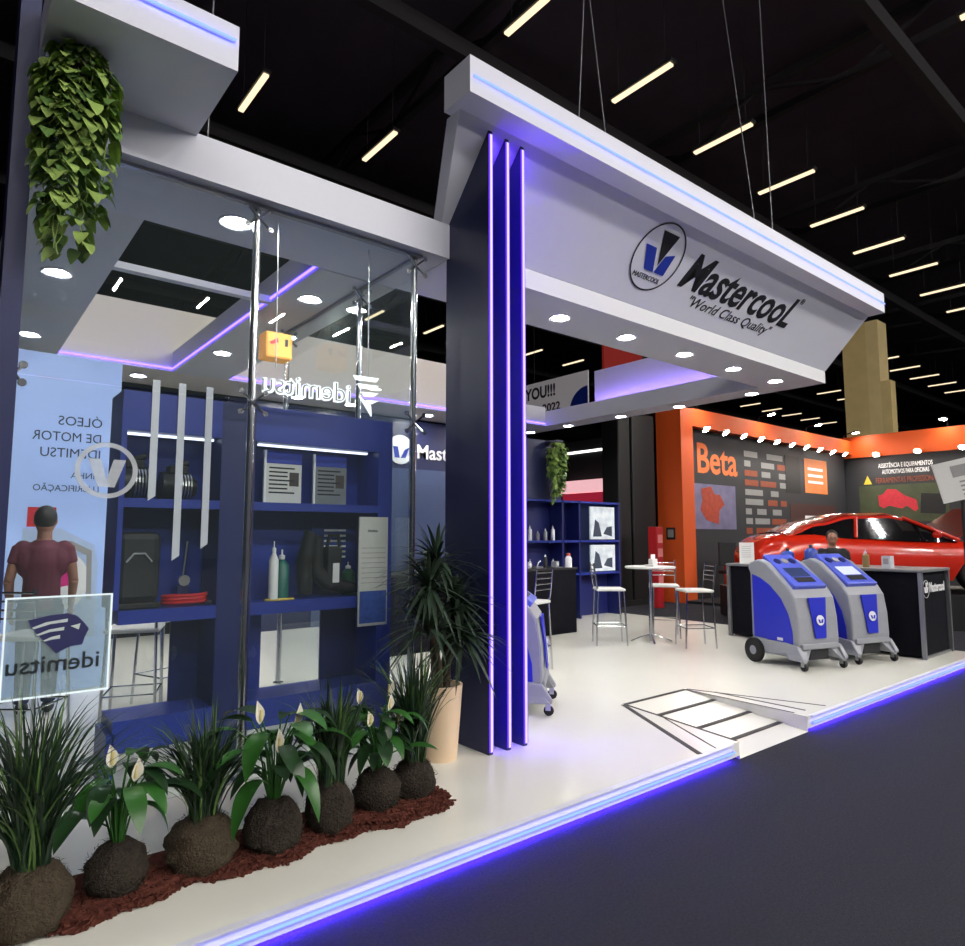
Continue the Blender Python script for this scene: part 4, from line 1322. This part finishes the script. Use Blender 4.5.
def pothos(x, y, z, ln, rad, lab, n, seed, leafs=0.05):
    r = random.Random(seed)
    t = thing('hanging_plant', lab, 'plant', (x, y, z))
    MB().lathe([(0, -0.22), (0.06, -0.22), (0.085, -0.08), (0.075, -0.08), (0, -0.1)], 18).build('pot', M_BLACK, t, smooth=True)
    MB().tube([(0.08, 0, -0.08), (0.0, 0, 0.0), (-0.08, 0, -0.08)], 0.004, 6).build('hanger', M_BLACK, t)
    lv, vn = [MB(), MB()], MB()
    for i in range(n):
        a = r.uniform(0, 2 * PI)
        L_ = ln * r.uniform(0.25, 1.0)
        ro = rad * r.uniform(0.35, 1.15)
        c, s = math.cos(a), math.sin(a)
        pts = [Vector((0, 0, -0.08)), Vector((c * ro * 0.6, s * ro * 0.6, -0.03)), Vector((c * ro, s * ro, -0.12))]
        while -pts[-1].z < L_:
            k = -pts[-1].z / ln
            pts.append(Vector((c * ro * (1.05 - 0.55 * max(0, k - 0.35)), s * ro * (1.05 - 0.55 * max(0, k - 0.35)), pts[-1].z - 0.05)) + Vector((r.uniform(-0.012, 0.012), r.uniform(-0.012, 0.012), 0)))
        vn.tube(pts, 0.0025, 4)
        for p in pts[1:]:
            for rep in range(2):
                b = a + r.uniform(-1.3, 1.3)
                cc, ss = math.cos(b), math.sin(b)
                sz = leafs * r.uniform(0.7, 1.3)
                st = p + Vector((cc * 0.012, ss * 0.012, 0.012))
                up = r.uniform(-0.1, 0.7)
                q = [st + Vector((cc * sz * w * 0.7, ss * sz * w * 0.7, sz * (up * w - 1.0 * w * w))) for w in (0, 0.06, 0.18, 0.36, 0.56, 0.76, 0.9, 1.0)]
                lv[0 if r.random() < 0.6 else 1].ribbon(q, [sz * 0.04, sz * 0.2, sz * 0.36, sz * 0.44, sz * 0.42, sz * 0.31, sz * 0.17, 0.002], fold=0.15)
    lv[0].build('leaves', M_POTHOS, t, smooth=True)
    lv[1].build('dark_leaves', mat('dark_pothos_leaf', (96, 128, 66), 0.4, var=0.5, scale=11), t, smooth=True)
    vn.build('vines', M_POTHOS, t)


pothos(0.385, 3.56, 3.88, 1.02, 0.125, 'leafy green pothos hanging from the raised white header beside the navy pillar', 40, 21, 0.066)
pothos(7.98, 7.82, 3.12, 0.95, 0.11, 'small hanging green plant in front of the rear navy panel beyond the fins', 22, 33, 0.085)
tag(MB().box(7.9, 8.06, 7.75, 8.05, 3.12, 3.15).build('plant_bracket', M_NAVY), 'small navy bracket holding the hanging plant at the rear navy panel', 'bracket')

# ------------------------------------------------------------------ orange tool booth
ob = thing('orange_booth', 'neighbouring booth with an orange frame and charcoal graphic walls', 'booth', (13.46, 9.1, 0))


def O(x, y, z):
    return (x - 13.46, y - 9.1, z)


MB().box(0, 0.5, 0, 0.7, 0, 4.62).build('orange_column', M_ORANGE, ob)
MB().box(0.5, 9.54, 0, 0.5, 4.2, 4.64).build('orange_beam', M_ORANGE, ob)
MB().box(9.54, 10.0, -5.2, 0.5, 4.08, 4.78).build('orange_beam', M_ORANGE, ob)
bwall = MB().box(0.5, 9.54, 0.25, 0.4, 0, 4.2).build('graphic_wall', M_DARKWALL, ob)
swall = MB().box(9.6, 9.8, -5.2, 0.4, 0, 4.08).build('graphic_wall', M_DARKWALL, ob)
MO = Matrix.Translation((0, 0.246, 0)) @ MW
MTXO = mat('print_orange', (240, 122, 62), 0.6, var=0.03)
MBRO = mat('print_brown', (150, 72, 44), 0.6, var=0.25, scale=8)
text('brand_lettering', 'Beta', 1.05, MO @ Matrix.Translation((0.98, 3.14, 0)), MTXO, bwall, bold=0.02, width=1.85)
flat(MB(), MO, [(0.75, 1.72), (2.75, 1.72), (2.75, 2.85), (0.75, 2.85)], 0.004).build('tool_picture', mat('picture_lilac', (120, 116, 150), 0.6, var=0.5, scale=3), bwall)
flat(MB(), Matrix.Translation((0, -0.005, 0)) @ MO, [(1.1, 2.2), (1.35, 1.95), (1.9, 1.85), (1.95, 2.2), (2.2, 2.35), (2.0, 2.6), (1.75, 2.6), (1.6, 2.8), (1.15, 2.72), (1.2, 2.45)], 0.004).build('red_tool_picture', mat('picture_red', (172, 66, 44), 0.6, var=0.5, scale=9), bwall)
wr = random.Random(5)
z = 3.80
while z > 1.6:
    x = 3.25
    while x < 5.3:
        w = wr.uniform(0.3, 0.95)
        flat(MB(), MO, [(x, z - 0.11), (x + w, z - 0.11), (x + w, z + 0.05), (x, z + 0.05)], 0.003).build('word_block', MBRO if wr.random() < 0.42 else M_GREYP, bwall)
        x += w + wr.uniform(0.12, 0.6)
    z -= 0.26
for x, z0, w, h, m_, nm in ((5.5, 2.8, 0.9, 1.1, M_BLACK, 'dark_poster'), (6.7, 2.85, 1.5, 1.05, mat('poster_orange', (226, 130, 70), 0.6, var=0.3, scale=2), 'orange_poster'),
                            (5.7, 1.3, 3.0, 1.2, mat('poster_maroon', (70, 38, 36), 0.6, var=0.2), 'maroon_poster')):
    flat(MB(), MO, [(x, z0), (x + w, z0), (x + w, z0 + h), (x, z0 + h)], 0.006).build(nm, m_, bwall)
for k in range(3):
    flat(MB(), Matrix.Translation((0, -0.008, 0)) @ MO, [(6.9, 3.55 - 0.2 * k), (7.9, 3.55 - 0.2 * k), (7.9, 3.63 - 0.2 * k), (6.9, 3.63 - 0.2 * k)], 0.003).build('white_caption', M_WHITEP, bwall)
for k in range(2):
    flat(MB(), Matrix.Translation((0, -0.008, 0)) @ MO, [(6.6, 2.0 - 0.28 * k), (8.3 - 0.2 * k, 2.0 - 0.28 * k), (8.3 - 0.2 * k, 2.16 - 0.28 * k), (6.6, 2.16 - 0.28 * k)], 0.003).build('white_caption', M_WHITEP, bwall)
# side wall graphics (facing the aisle, local frame: along -y)
MS = frame_facing((9.594, 0, 0), (0, -1, 0), (0, 0, 1))
flat(MB(), MS, [(0.15, 2.0), (2.6, 2.0), (2.6, 3.15), (0.15, 3.15)], 0.004).build('race_picture', mat('picture_green', (66, 74, 50), 0.6, var=0.5, scale=2.5), swall)
flat(MB(), Matrix.Translation((-0.006, 0, 0)) @ MS, [(0.72, 2.50), (0.85, 2.42), (1.0, 2.50), (1.35, 2.40), (1.5, 2.48), (1.72, 2.30), (1.80, 2.38), (1.76, 2.66), (1.45, 2.80), (1.22, 3.0), (0.98, 3.02), (0.84, 2.86), (0.70, 2.82)], 0.004).build('red_car_picture', mat('picture_crimson', (200, 44, 60), 0.6, var=0.3), swall)
flat(MB(), Matrix.Translation((-0.006, 0, 0)) @ MS, [(1.85, 2.25), (2.5, 2.2), (2.55, 2.8), (1.9, 2.85)], 0.004).build('dark_car_picture', M_BLACK, swall)
text('caption_lettering', 'ASSISTÊNCIA E EQUIPAMENTOS', 0.2, MS @ Matrix.Translation((0.75, 3.70, 0)), M_WHITEP, swall, width=1.5)
text('caption_lettering', 'AUTOMOTIVOS PARA OFICINAS', 0.2, MS @ Matrix.Translation((0.85, 3.50, 0)), M_WHITEP, swall, width=1.3)
text('orange_lettering', 'FERRAMENTAS PROFISSIONAIS', 0.24, MS @ Matrix.Translation((0.65, 3.22, 0)), MBRO, swall, width=1.75)
for y in (0.30, 2.55):
    flat(MB(), Matrix.Translation((-0.004, 0, 0)) @ MS, [(y, 3.2), (y + 0.24, 3.2), (y + 0.12, 3.48)], 0.004).build('warning_triangle', mat('warning_yellow', (232, 200, 60), 0.5), swall)
# lamps of the booth
sp0 = thing('spot_lamp', 'x', 'light')
MB().tube([(0, 0.06, 0.0), (0, -0.10, -0.05), (0, -0.20, -0.06)], 0.012, 6).build('arm', M_BLACK, sp0)
hd_ = Matrix.Rotation(R(142), 3, 'X')
MB().lathe([(0.04, -0.05), (0.105, 0.03), (0.10, 0.03), (0, 0.0)], 14, (0, -0.20, -0.07), hd_).build('shade', M_WHITE, sp0)
MB().lathe([(0, 0.028), (0.096, 0.028)], 14, (0, -0.20, -0.07), hd_).build('bulb', M_SPOT, sp0)
spots = [((13.46 + 0.75 + 0.86 * i, 9.1, 4.2), 0, 'small white spot lamp along the orange beam, %s from the orange column' % ORD[i]) for i in range(10)]
spots += [((23.0, 8.3 - 1.15 * i, 4.2), R(-90), 'white spot lamp on the side wall of the orange booth, %s from its corner' % ORD[i]) for i in range(4)]
for i, (p, rz, lab) in enumerate(spots):
    if i == 0:
        sp0.location, sp0['label'] = p, lab
    else:
        dup(sp0, p, rz, lab)
fl0 = thing('flood_lamp', 'x', 'light')
MB().tube([(0, 0.1, -0.12), (0, 0.0, 0.10), (0, -0.3, 0.16)], 0.02, 6).build('arm', M_BLACK, fl0)
hf = Matrix.Rotation(R(168), 3, 'X')
MB().lathe([(0, -0.05), (0.12, -0.03), (0.12, 0.02), (0.10, 0.02)], 16, (0, -0.34, 0.14), hf).build('housing', M_BLACK, fl0)
MB().lathe([(0, 0.021), (0.10, 0.021)], 16, (0, -0.34, 0.14), hf).build('lens', M_FLOOD, fl0)
for i, (p, rz, lab) in enumerate((((14.2, 9.1, 4.68), 0, 'bright floodlight on the orange beam right above the orange column'), ((17.16, 9.1, 4.68), 0, 'bright floodlight on the orange beam, middle one above the brand name wall'),
                                  ((19.9, 9.1, 4.68), 0, 'bright floodlight on the orange beam above the orange poster'), ((22.5, 9.1, 4.70), 0, 'bright floodlight at the corner where the orange beams meet'), ((23.0, 6.4, 4.84), R(-90), 'bright floodlight on the side beam beyond the concrete pillar'))):
    if i == 0:
        fl0.location, fl0['label'] = p, lab
    else:
        dup(fl0, p, rz, lab)
t = thing('wall_plate', 'small square dark framed notice on the orange column', 'notice', (13.455, 9.56, 1.47), R(-90))
MB().box(0, 0.24, -0.015, 0, 0, 0.28).build('frame', M_BLACK, t)
MB().box(0.04, 0.2, -0.018, -0.015, 0.05, 0.23).build('sheet', M_GREYP, t)
tag(MB().box(13.5, 22.9, 7.7, 9.1, 0, 0.06).build('booth_floor', mat('booth_carpet', (34, 34, 37), 0.95, var=0.2, scale=30)), 'dark low floor of the orange booth', 'floor')

# trolley, chair, red tower
t = thing('tool_trolley', 'orange red tool trolley with open shelves in front of the charcoal wall', 'trolley', (15.2, 8.6, 0.06), R(-20))
MTR = mat('trolley_red', (196, 62, 36), 0.4, var=0.05)
for x in (-0.38, 0.38):
    for y in (-0.22, 0.22):
        MB().box(x - 0.025, x + 0.025, y - 0.025, y + 0.025, 0.1, 0.92).build('post', MTR, t)
        MB().lathe([(0, -0.02), (0.05, -0.02), (0.05, 0.02), (0, 0.02)], 12, (x, y, 0.05), Matrix.Rotation(R(90), 3, 'Y')).build('caster', M_RUBBER, t)
for z in (0.14, 0.5, 0.90):
    MB().box(-0.4, 0.4, -0.24, 0.24, z, z + 0.05).build('shelf', MTR, t)
MB().box(-0.3, 0.1, -0.15, 0.15, 0.95, 1.05).build('tool_case', M_BLACK, t)
t = thing('office_chair', 'black high chair beside the orange column in the orange booth', 'chair', (14.25, 8.35, 0.06), R(-30))
MB().box(-0.24, 0.24, -0.22, 0.22, 0.62, 0.70).build('seat', M_BLACK, t, bevel=0.02)
MB().box(-0.22, 0.22, 0.18, 0.24, 0.80, 1.35).build('backrest', M_BLACK, t, bevel=0.02)
MB().tube([(0, 0, 0.05), (0, 0, 0.62)], 0.03, 10).build('column', M_BLACK, t)
MB().tube([(0, 0.2, 0.66), (0, 0.25, 0.85)], 0.02, 8).build('back_support', M_BLACK, t)
for k in range(5):
    a = k * 2 * PI / 5
    MB().tube([(0, 0, 0.08), (0.28 * math.cos(a), 0.28 * math.sin(a), 0.03)], 0.02, 8).build('foot', M_BLACK, t)
t = thing('red_display', 'narrow red standing display next to the orange column', 'display', (12.18, 8.95, 0))
MB().box(-0.11, 0.11, -0.12, 0.12, 0.0, 1.75).build('body', mat('display_red', (178, 30, 38), 0.4, var=0.05), t, bevel=0.02)
for k in range(4):
    MB().box(-0.08, 0.08, -0.128, -0.12, 0.5 + 0.3 * k, 0.68 + 0.3 * k).build('white_panel', mat('pinkish_print', (222, 130, 130), 0.5), t)
for x0, w, lab in ((11.72, 0.42, 'slim black column behind the bar table, first from the navy shelf'), (12.2, 0.85, 'broad black column between the slim black column and the orange column')):
    t = thing('black_column', lab, 'column', (x0, 9.55, 0))
    MB().box(0, w, 0, 0.5, 0, 4.4).build('shaft', mat('deep_black', (12, 12, 15), 0.5), t, bevel=0.04)
    MB().box(-0.03, w + 0.03, -0.03, 0.53, 0, 0.12).build('base', M_RUBBER, t)

# red car on a plinth
car = thing('sports_car', 'shiny red sports car with raised bonnet on display behind the counter', 'car', (13.2, 5.0, 0.60), R(-43))
tag(MB().box(-2.4, 2.4, -1.1, 1.1, 0, 0.58, Matrix.Translation((13.2, 5.0, 0)) @ Matrix.Rotation(R(-43), 4, 'Z')).build('display_plinth', mat('plinth_black', (20, 20, 22), 0.5)), 'black display plinth under the red car', 'plinth')


def loft(secs, name, m, parent, smooth=True, close=True):
    mb = MB()
    rows = [[mb.bm.verts.new(p) for p in s] for s in secs]
    for a, b in zip(rows, rows[1:]):
        for k in range(len(a) - 1):
            mb.bm.faces.new([a[k], a[k + 1], b[k + 1], b[k]])
    if close:
        mb.bm.faces.new(rows[0][::-1])
        mb.bm.faces.new(rows[-1])
    return mb.build(name, m, parent, smooth=smooth)


def itp(x, tab):
    for (a, va), (b, vb) in zip(tab, tab[1:]):
        if x <= b:
            k = (x - a) / (b - a)
            k = k * k * (3 - 2 * k)
            return va + (vb - va) * k
    return tab[-1][1]


TOP = [(-2.2, 0.74), (-2.0, 0.95), (-1.5, 1.0), (-0.6, 0.93), (0.6, 0.88), (1.2, 0.86), (1.8, 0.76), (2.2, 0.58)]
WID = [(-2.2, 0.74), (-1.7, 0.93), (-1.2, 0.95), (0, 0.89), (1.2, 0.93), (1.7, 0.90), (2.2, 0.66)]
secs = []
for i in range(35):
    x = -2.2 + 4.4 * i / 34
    w, zt = itp(x, WID), itp(x, TOP)
    arch = max(0, 1 - ((x + 1.35) / 0.38) ** 2, 1 - ((x - 1.35) / 0.38) ** 2) ** 0.5 if min(abs(x + 1.35), abs(x - 1.35)) < 0.38 else 0
    zb_ = 0.2 + 0.42 * arch
    half = [(w * 0.92, zb_), (w * 0.99, max(zb_ + 0.02, 0.40)), (w, max(zb_ + 0.05, 0.58)), (w * 0.96, zt - 0.12), (w * 0.84, zt - 0.02), (w * 0.5, zt + 0.02)]
    secs.append([(x, -y, z) for y, z in half] + [(x, 0, zt + 0.03)] + [(x, y, z) for y, z in half[::-1]])
loft(secs, 'body', M_RED, car)
RF = [(-1.75, 0.99), (-1.2, 1.20), (-0.6, 1.33), (0.0, 1.34), (0.4, 1.26), (1.05, 0.90)]
gs, rfs = [], []
for i in range(25):
    x = -1.75 + 2.8 * i / 24
    zr = itp(x, RF)
    zb_ = itp(x, TOP) - 0.03
    zr = max(zr, zb_ + 0.02)
    wl, wu = 0.80, 0.80 - 0.32 * (zr - zb_)
    gs.append([(x, -wl, zb_), (x, -wu, zr - 0.05), (x, -wu * 0.75, zr), (x, 0, zr + 0.02), (x, wu * 0.75, zr), (x, wu, zr - 0.05), (x, wl, zb_)])
loft(gs, 'window_glass', M_WINDOW, car)
for i in range(19):
    x = -1.76 + 2.0 * i / 18
    zr = itp(x, RF)
    zb_ = itp(x, TOP) - 0.03
    wu = 0.80 - 0.32 * (max(zr, zb_ + 0.02) - zb_)
    rfs.append([(x, -wu - 0.012, zr - 0.10), (x, -wu - 0.008, zr - 0.035), (x, -wu * 0.75, zr + 0.015), (x, 0, zr + 0.035), (x, wu * 0.75, zr + 0.015), (x, wu + 0.008, zr - 0.035), (x, wu + 0.012, zr - 0.10)])
loft(rfs, 'roof', M_RED, car, close=False)
for s in (-1, 1):
    MB().tube([(0.24, s * 0.665, 1.27), (0.65, s * 0.73, 1.08), (1.08, s * 0.81, 0.88)], 0.035, 8).build('windscreen_pillar', M_RED, car, smooth=True)
    MB().tube([(-0.55, s * 0.685, 1.27), (-0.62, s * 0.81, 0.92)], 0.03, 8).build('door_pillar', M_RED, car, smooth=True)
    MB().ball((0.62, s * 0.98, 0.97), 0.07, 0.09, 0.06, 12).build('wing_mirror', M_RED, car, smooth=True)
    MB().ball((1.95, s * 0.62, 0.66), 0.16, 0.12, 0.06, 12).build('headlight', M_CHROME, car, smooth=True)
    for x in (-1.35, 1.35):
        wlx = MB().lathe([(0.18, -0.11), (0.31, -0.11), (0.335, -0.08), (0.335, 0.08), (0.31, 0.11), (0.18, 0.11)], 26, (x, s * 0.80, 0.335), Matrix.Rotation(R(90), 3, 'X')).build('wheel', M_RUBBER, car, smooth=True)
        MB().lathe([(0, -0.09), (0.2, -0.10), (0.2, 0.10), (0, 0.09)], 10, (x, s * 0.80, 0.335), Matrix.Rotation(R(90), 3, 'X')).build('rim', M_STEEL, wlx)
Mh = Matrix.Translation((1.05, 0, 0.90)) @ Matrix.Rotation(R(-34), 4, 'Y')
bn = MB()
for k in range(6):
    bn.box(k * 0.17, k * 0.17 + 0.17, -0.78 + 0.02 * k, 0.78 - 0.02 * k, -0.012 - 0.004 * k, 0.012 - 0.004 * k, Mh)
bn.build('bonnet', mat('dark_red_paint', (120, 22, 16), 0.3, coat=0.6), car)
MB().box(1.1, 1.9, -0.6, 0.6, 0.74, 0.86).build('engine', MDM, car, bevel=0.03)

p2 = thing('person', 'person in dark clothes standing in front of the red car behind the counter', 'person', (10.78, 4.62, 0), R(-62))
p2.scale = (0.98, 0.98, 0.95)
make_body(p2, shirt=mat('black_shirt', (20, 20, 24), 0.8), trousers=mat('black_trousers', (24, 24, 28), 0.8), arms='forward')

t = thing('tilted_notice', 'tilted white notice with a red mark on a thin black post beside the car', 'notice', (12.95, 3.45, 0), R(-58))
MB().tube([(0, 0.03, 0), (0, 0.03, 2.5)], 0.03, 8).build('post', M_BLACK, t)
MN = Matrix.Translation((0, 0, 2.48)) @ Matrix.Rotation(R(-13), 4, 'Y') @ MW
MB().prism([MN @ Vector(q) for q in ((-0.36, -0.33, 0), (0.5, -0.33, 0), (0.5, 0.33, 0), (-0.36, 0.33, 0))], MN.to_3x3() @ Vector((0, 0, 0.02))).build('board', M_PAPER, t)
q = MB()
for k in range(4):
    flat(q, Matrix.Translation((0, -0.022, 0)) @ MN, [(-0.05, -0.05 - 0.07 * k), (0.42, -0.05 - 0.07 * k), (0.42, -0.02 - 0.07 * k), (-0.05, -0.02 - 0.07 * k)], 0.003)
q.build('printed_lines', M_GREYP, t)
flat(MB(), Matrix.Translation((0, -0.022, 0)) @ MN, [(-0.12, 0.05), (0.12, 0.05), (0.12, 0.24), (-0.12, 0.24)], 0.003).build('grey_picture', M_GREYP, t)
flat(MB(), Matrix.Translation((0, -0.022, 0)) @ MN, [(0.16, 0.08), (0.36, 0.08), (0.36, 0.24), (0.16, 0.24)], 0.003).build('red_picture', mat('print_red', (200, 36, 52), 0.5), t)

# hall pillar
pl = thing('concrete_pillar', 'tall beige concrete hall pillar rising behind the orange beams', 'pillar', (28.3, 10.0, 0))
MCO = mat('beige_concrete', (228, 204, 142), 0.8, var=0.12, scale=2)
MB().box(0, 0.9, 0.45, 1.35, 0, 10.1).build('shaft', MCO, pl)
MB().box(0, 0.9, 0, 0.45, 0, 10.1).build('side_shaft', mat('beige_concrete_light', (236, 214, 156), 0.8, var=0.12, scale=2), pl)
MB().box(0.0, 0.5, -0.35, -0.0, 0, 7.6).build('pipe_casing', MCO, pl)

# hanging banner and far booths
hb = thing('hanging_banner', 'pale hanging hall banner with black thank you lettering and a blue disc', 'banner', (14.0, 16.85, 5.15), R(-90))
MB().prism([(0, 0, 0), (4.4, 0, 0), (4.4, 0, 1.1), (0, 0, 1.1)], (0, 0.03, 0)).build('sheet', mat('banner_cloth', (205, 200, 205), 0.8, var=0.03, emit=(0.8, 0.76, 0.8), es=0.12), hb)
MBn = Matrix.Translation((0, -0.003, 0)) @ MW
text('banner_lettering', 'THANK YOU!!!', 0.5, MBn @ Matrix.Translation((0.15, 0.60, 0)), M_INK, hb, width=2.95, bold=0.015)
text('banner_lettering', '2022', 0.34, MBn @ Matrix.Translation((2.55, 0.14, 0)), M_INK, hb, width=0.75, bold=0.01)
flat(MB(), MBn, [(4.38, 0.0), (4.38, 0.66)] + [(4.38 - 0.7 * math.sin(PI * k / 16), 0.66 * math.cos(PI * k / 16)) for k in range(1, 9)], 0.003).build('blue_disc', M_LOGOB, hb)
for x in (0.4, 2.2):
    MB().tube([(x, 0, 1.1), (x, 0, 8.86)], 0.01, 5).build('cord', m_truss, hb)
rp = thing('red_hanging_panel', 'dull red panel hung high in the hall behind the lavender beam', 'panel', (18.9, 16.0, 7.2))
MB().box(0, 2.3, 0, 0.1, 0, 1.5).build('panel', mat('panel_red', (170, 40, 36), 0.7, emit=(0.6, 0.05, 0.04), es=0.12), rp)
for x in (0.3, 2.0):
    MB().tube([(x, 0.05, 1.5), (x, 0.05, 6.8)], 0.012, 5).build('cord', m_truss, rp)
fb = thing('far_booth', 'dark far booth with a glowing red and white fascia behind the rear shelf', 'booth', (17.0, 17.0, 0), R(-90))
MB().box(-2.5, 3.4, 0.4, 0.6, 0, 4.9).build('dark_wall', M_BLACK, fb)
MB().box(0.4, 3.3, 0.0, 0.4, 3.05, 3.46).build('lit_fascia', mat('pink_fascia', (250, 200, 205), 0.5, emit=(1.0, 0.55, 0.6), es=0.8), fb)
MB().box(0.6, 3.3, 0.02, 0.4, 2.65, 3.0).build('red_fascia', mat('fascia_red', (190, 30, 52), 0.5, emit=(0.7, 0.03, 0.08), es=0.35), fb)
MB().box(0.35, 3.1, 0.36, 0.4, 4.46, 4.54).build('light_bar', emis('bar_glow', (1, 0.98, 0.95), 2.5), fb)
ol = thing('orange_reflection', 'small orange box with a dark and red print standing in for a poster reflection in the glass', 'glass_reflection', (2.36, 6.0, 3.20))  # reflection of the orange poster in the glass, built as a box
MB().box(-0.13, 0.13, -0.1, 0.1, 0, 0.25).build('box', mat('reflection_orange', (240, 165, 80), 0.6, emit=(1.0, 0.5, 0.15), es=0.3), ol, bevel=0.02)
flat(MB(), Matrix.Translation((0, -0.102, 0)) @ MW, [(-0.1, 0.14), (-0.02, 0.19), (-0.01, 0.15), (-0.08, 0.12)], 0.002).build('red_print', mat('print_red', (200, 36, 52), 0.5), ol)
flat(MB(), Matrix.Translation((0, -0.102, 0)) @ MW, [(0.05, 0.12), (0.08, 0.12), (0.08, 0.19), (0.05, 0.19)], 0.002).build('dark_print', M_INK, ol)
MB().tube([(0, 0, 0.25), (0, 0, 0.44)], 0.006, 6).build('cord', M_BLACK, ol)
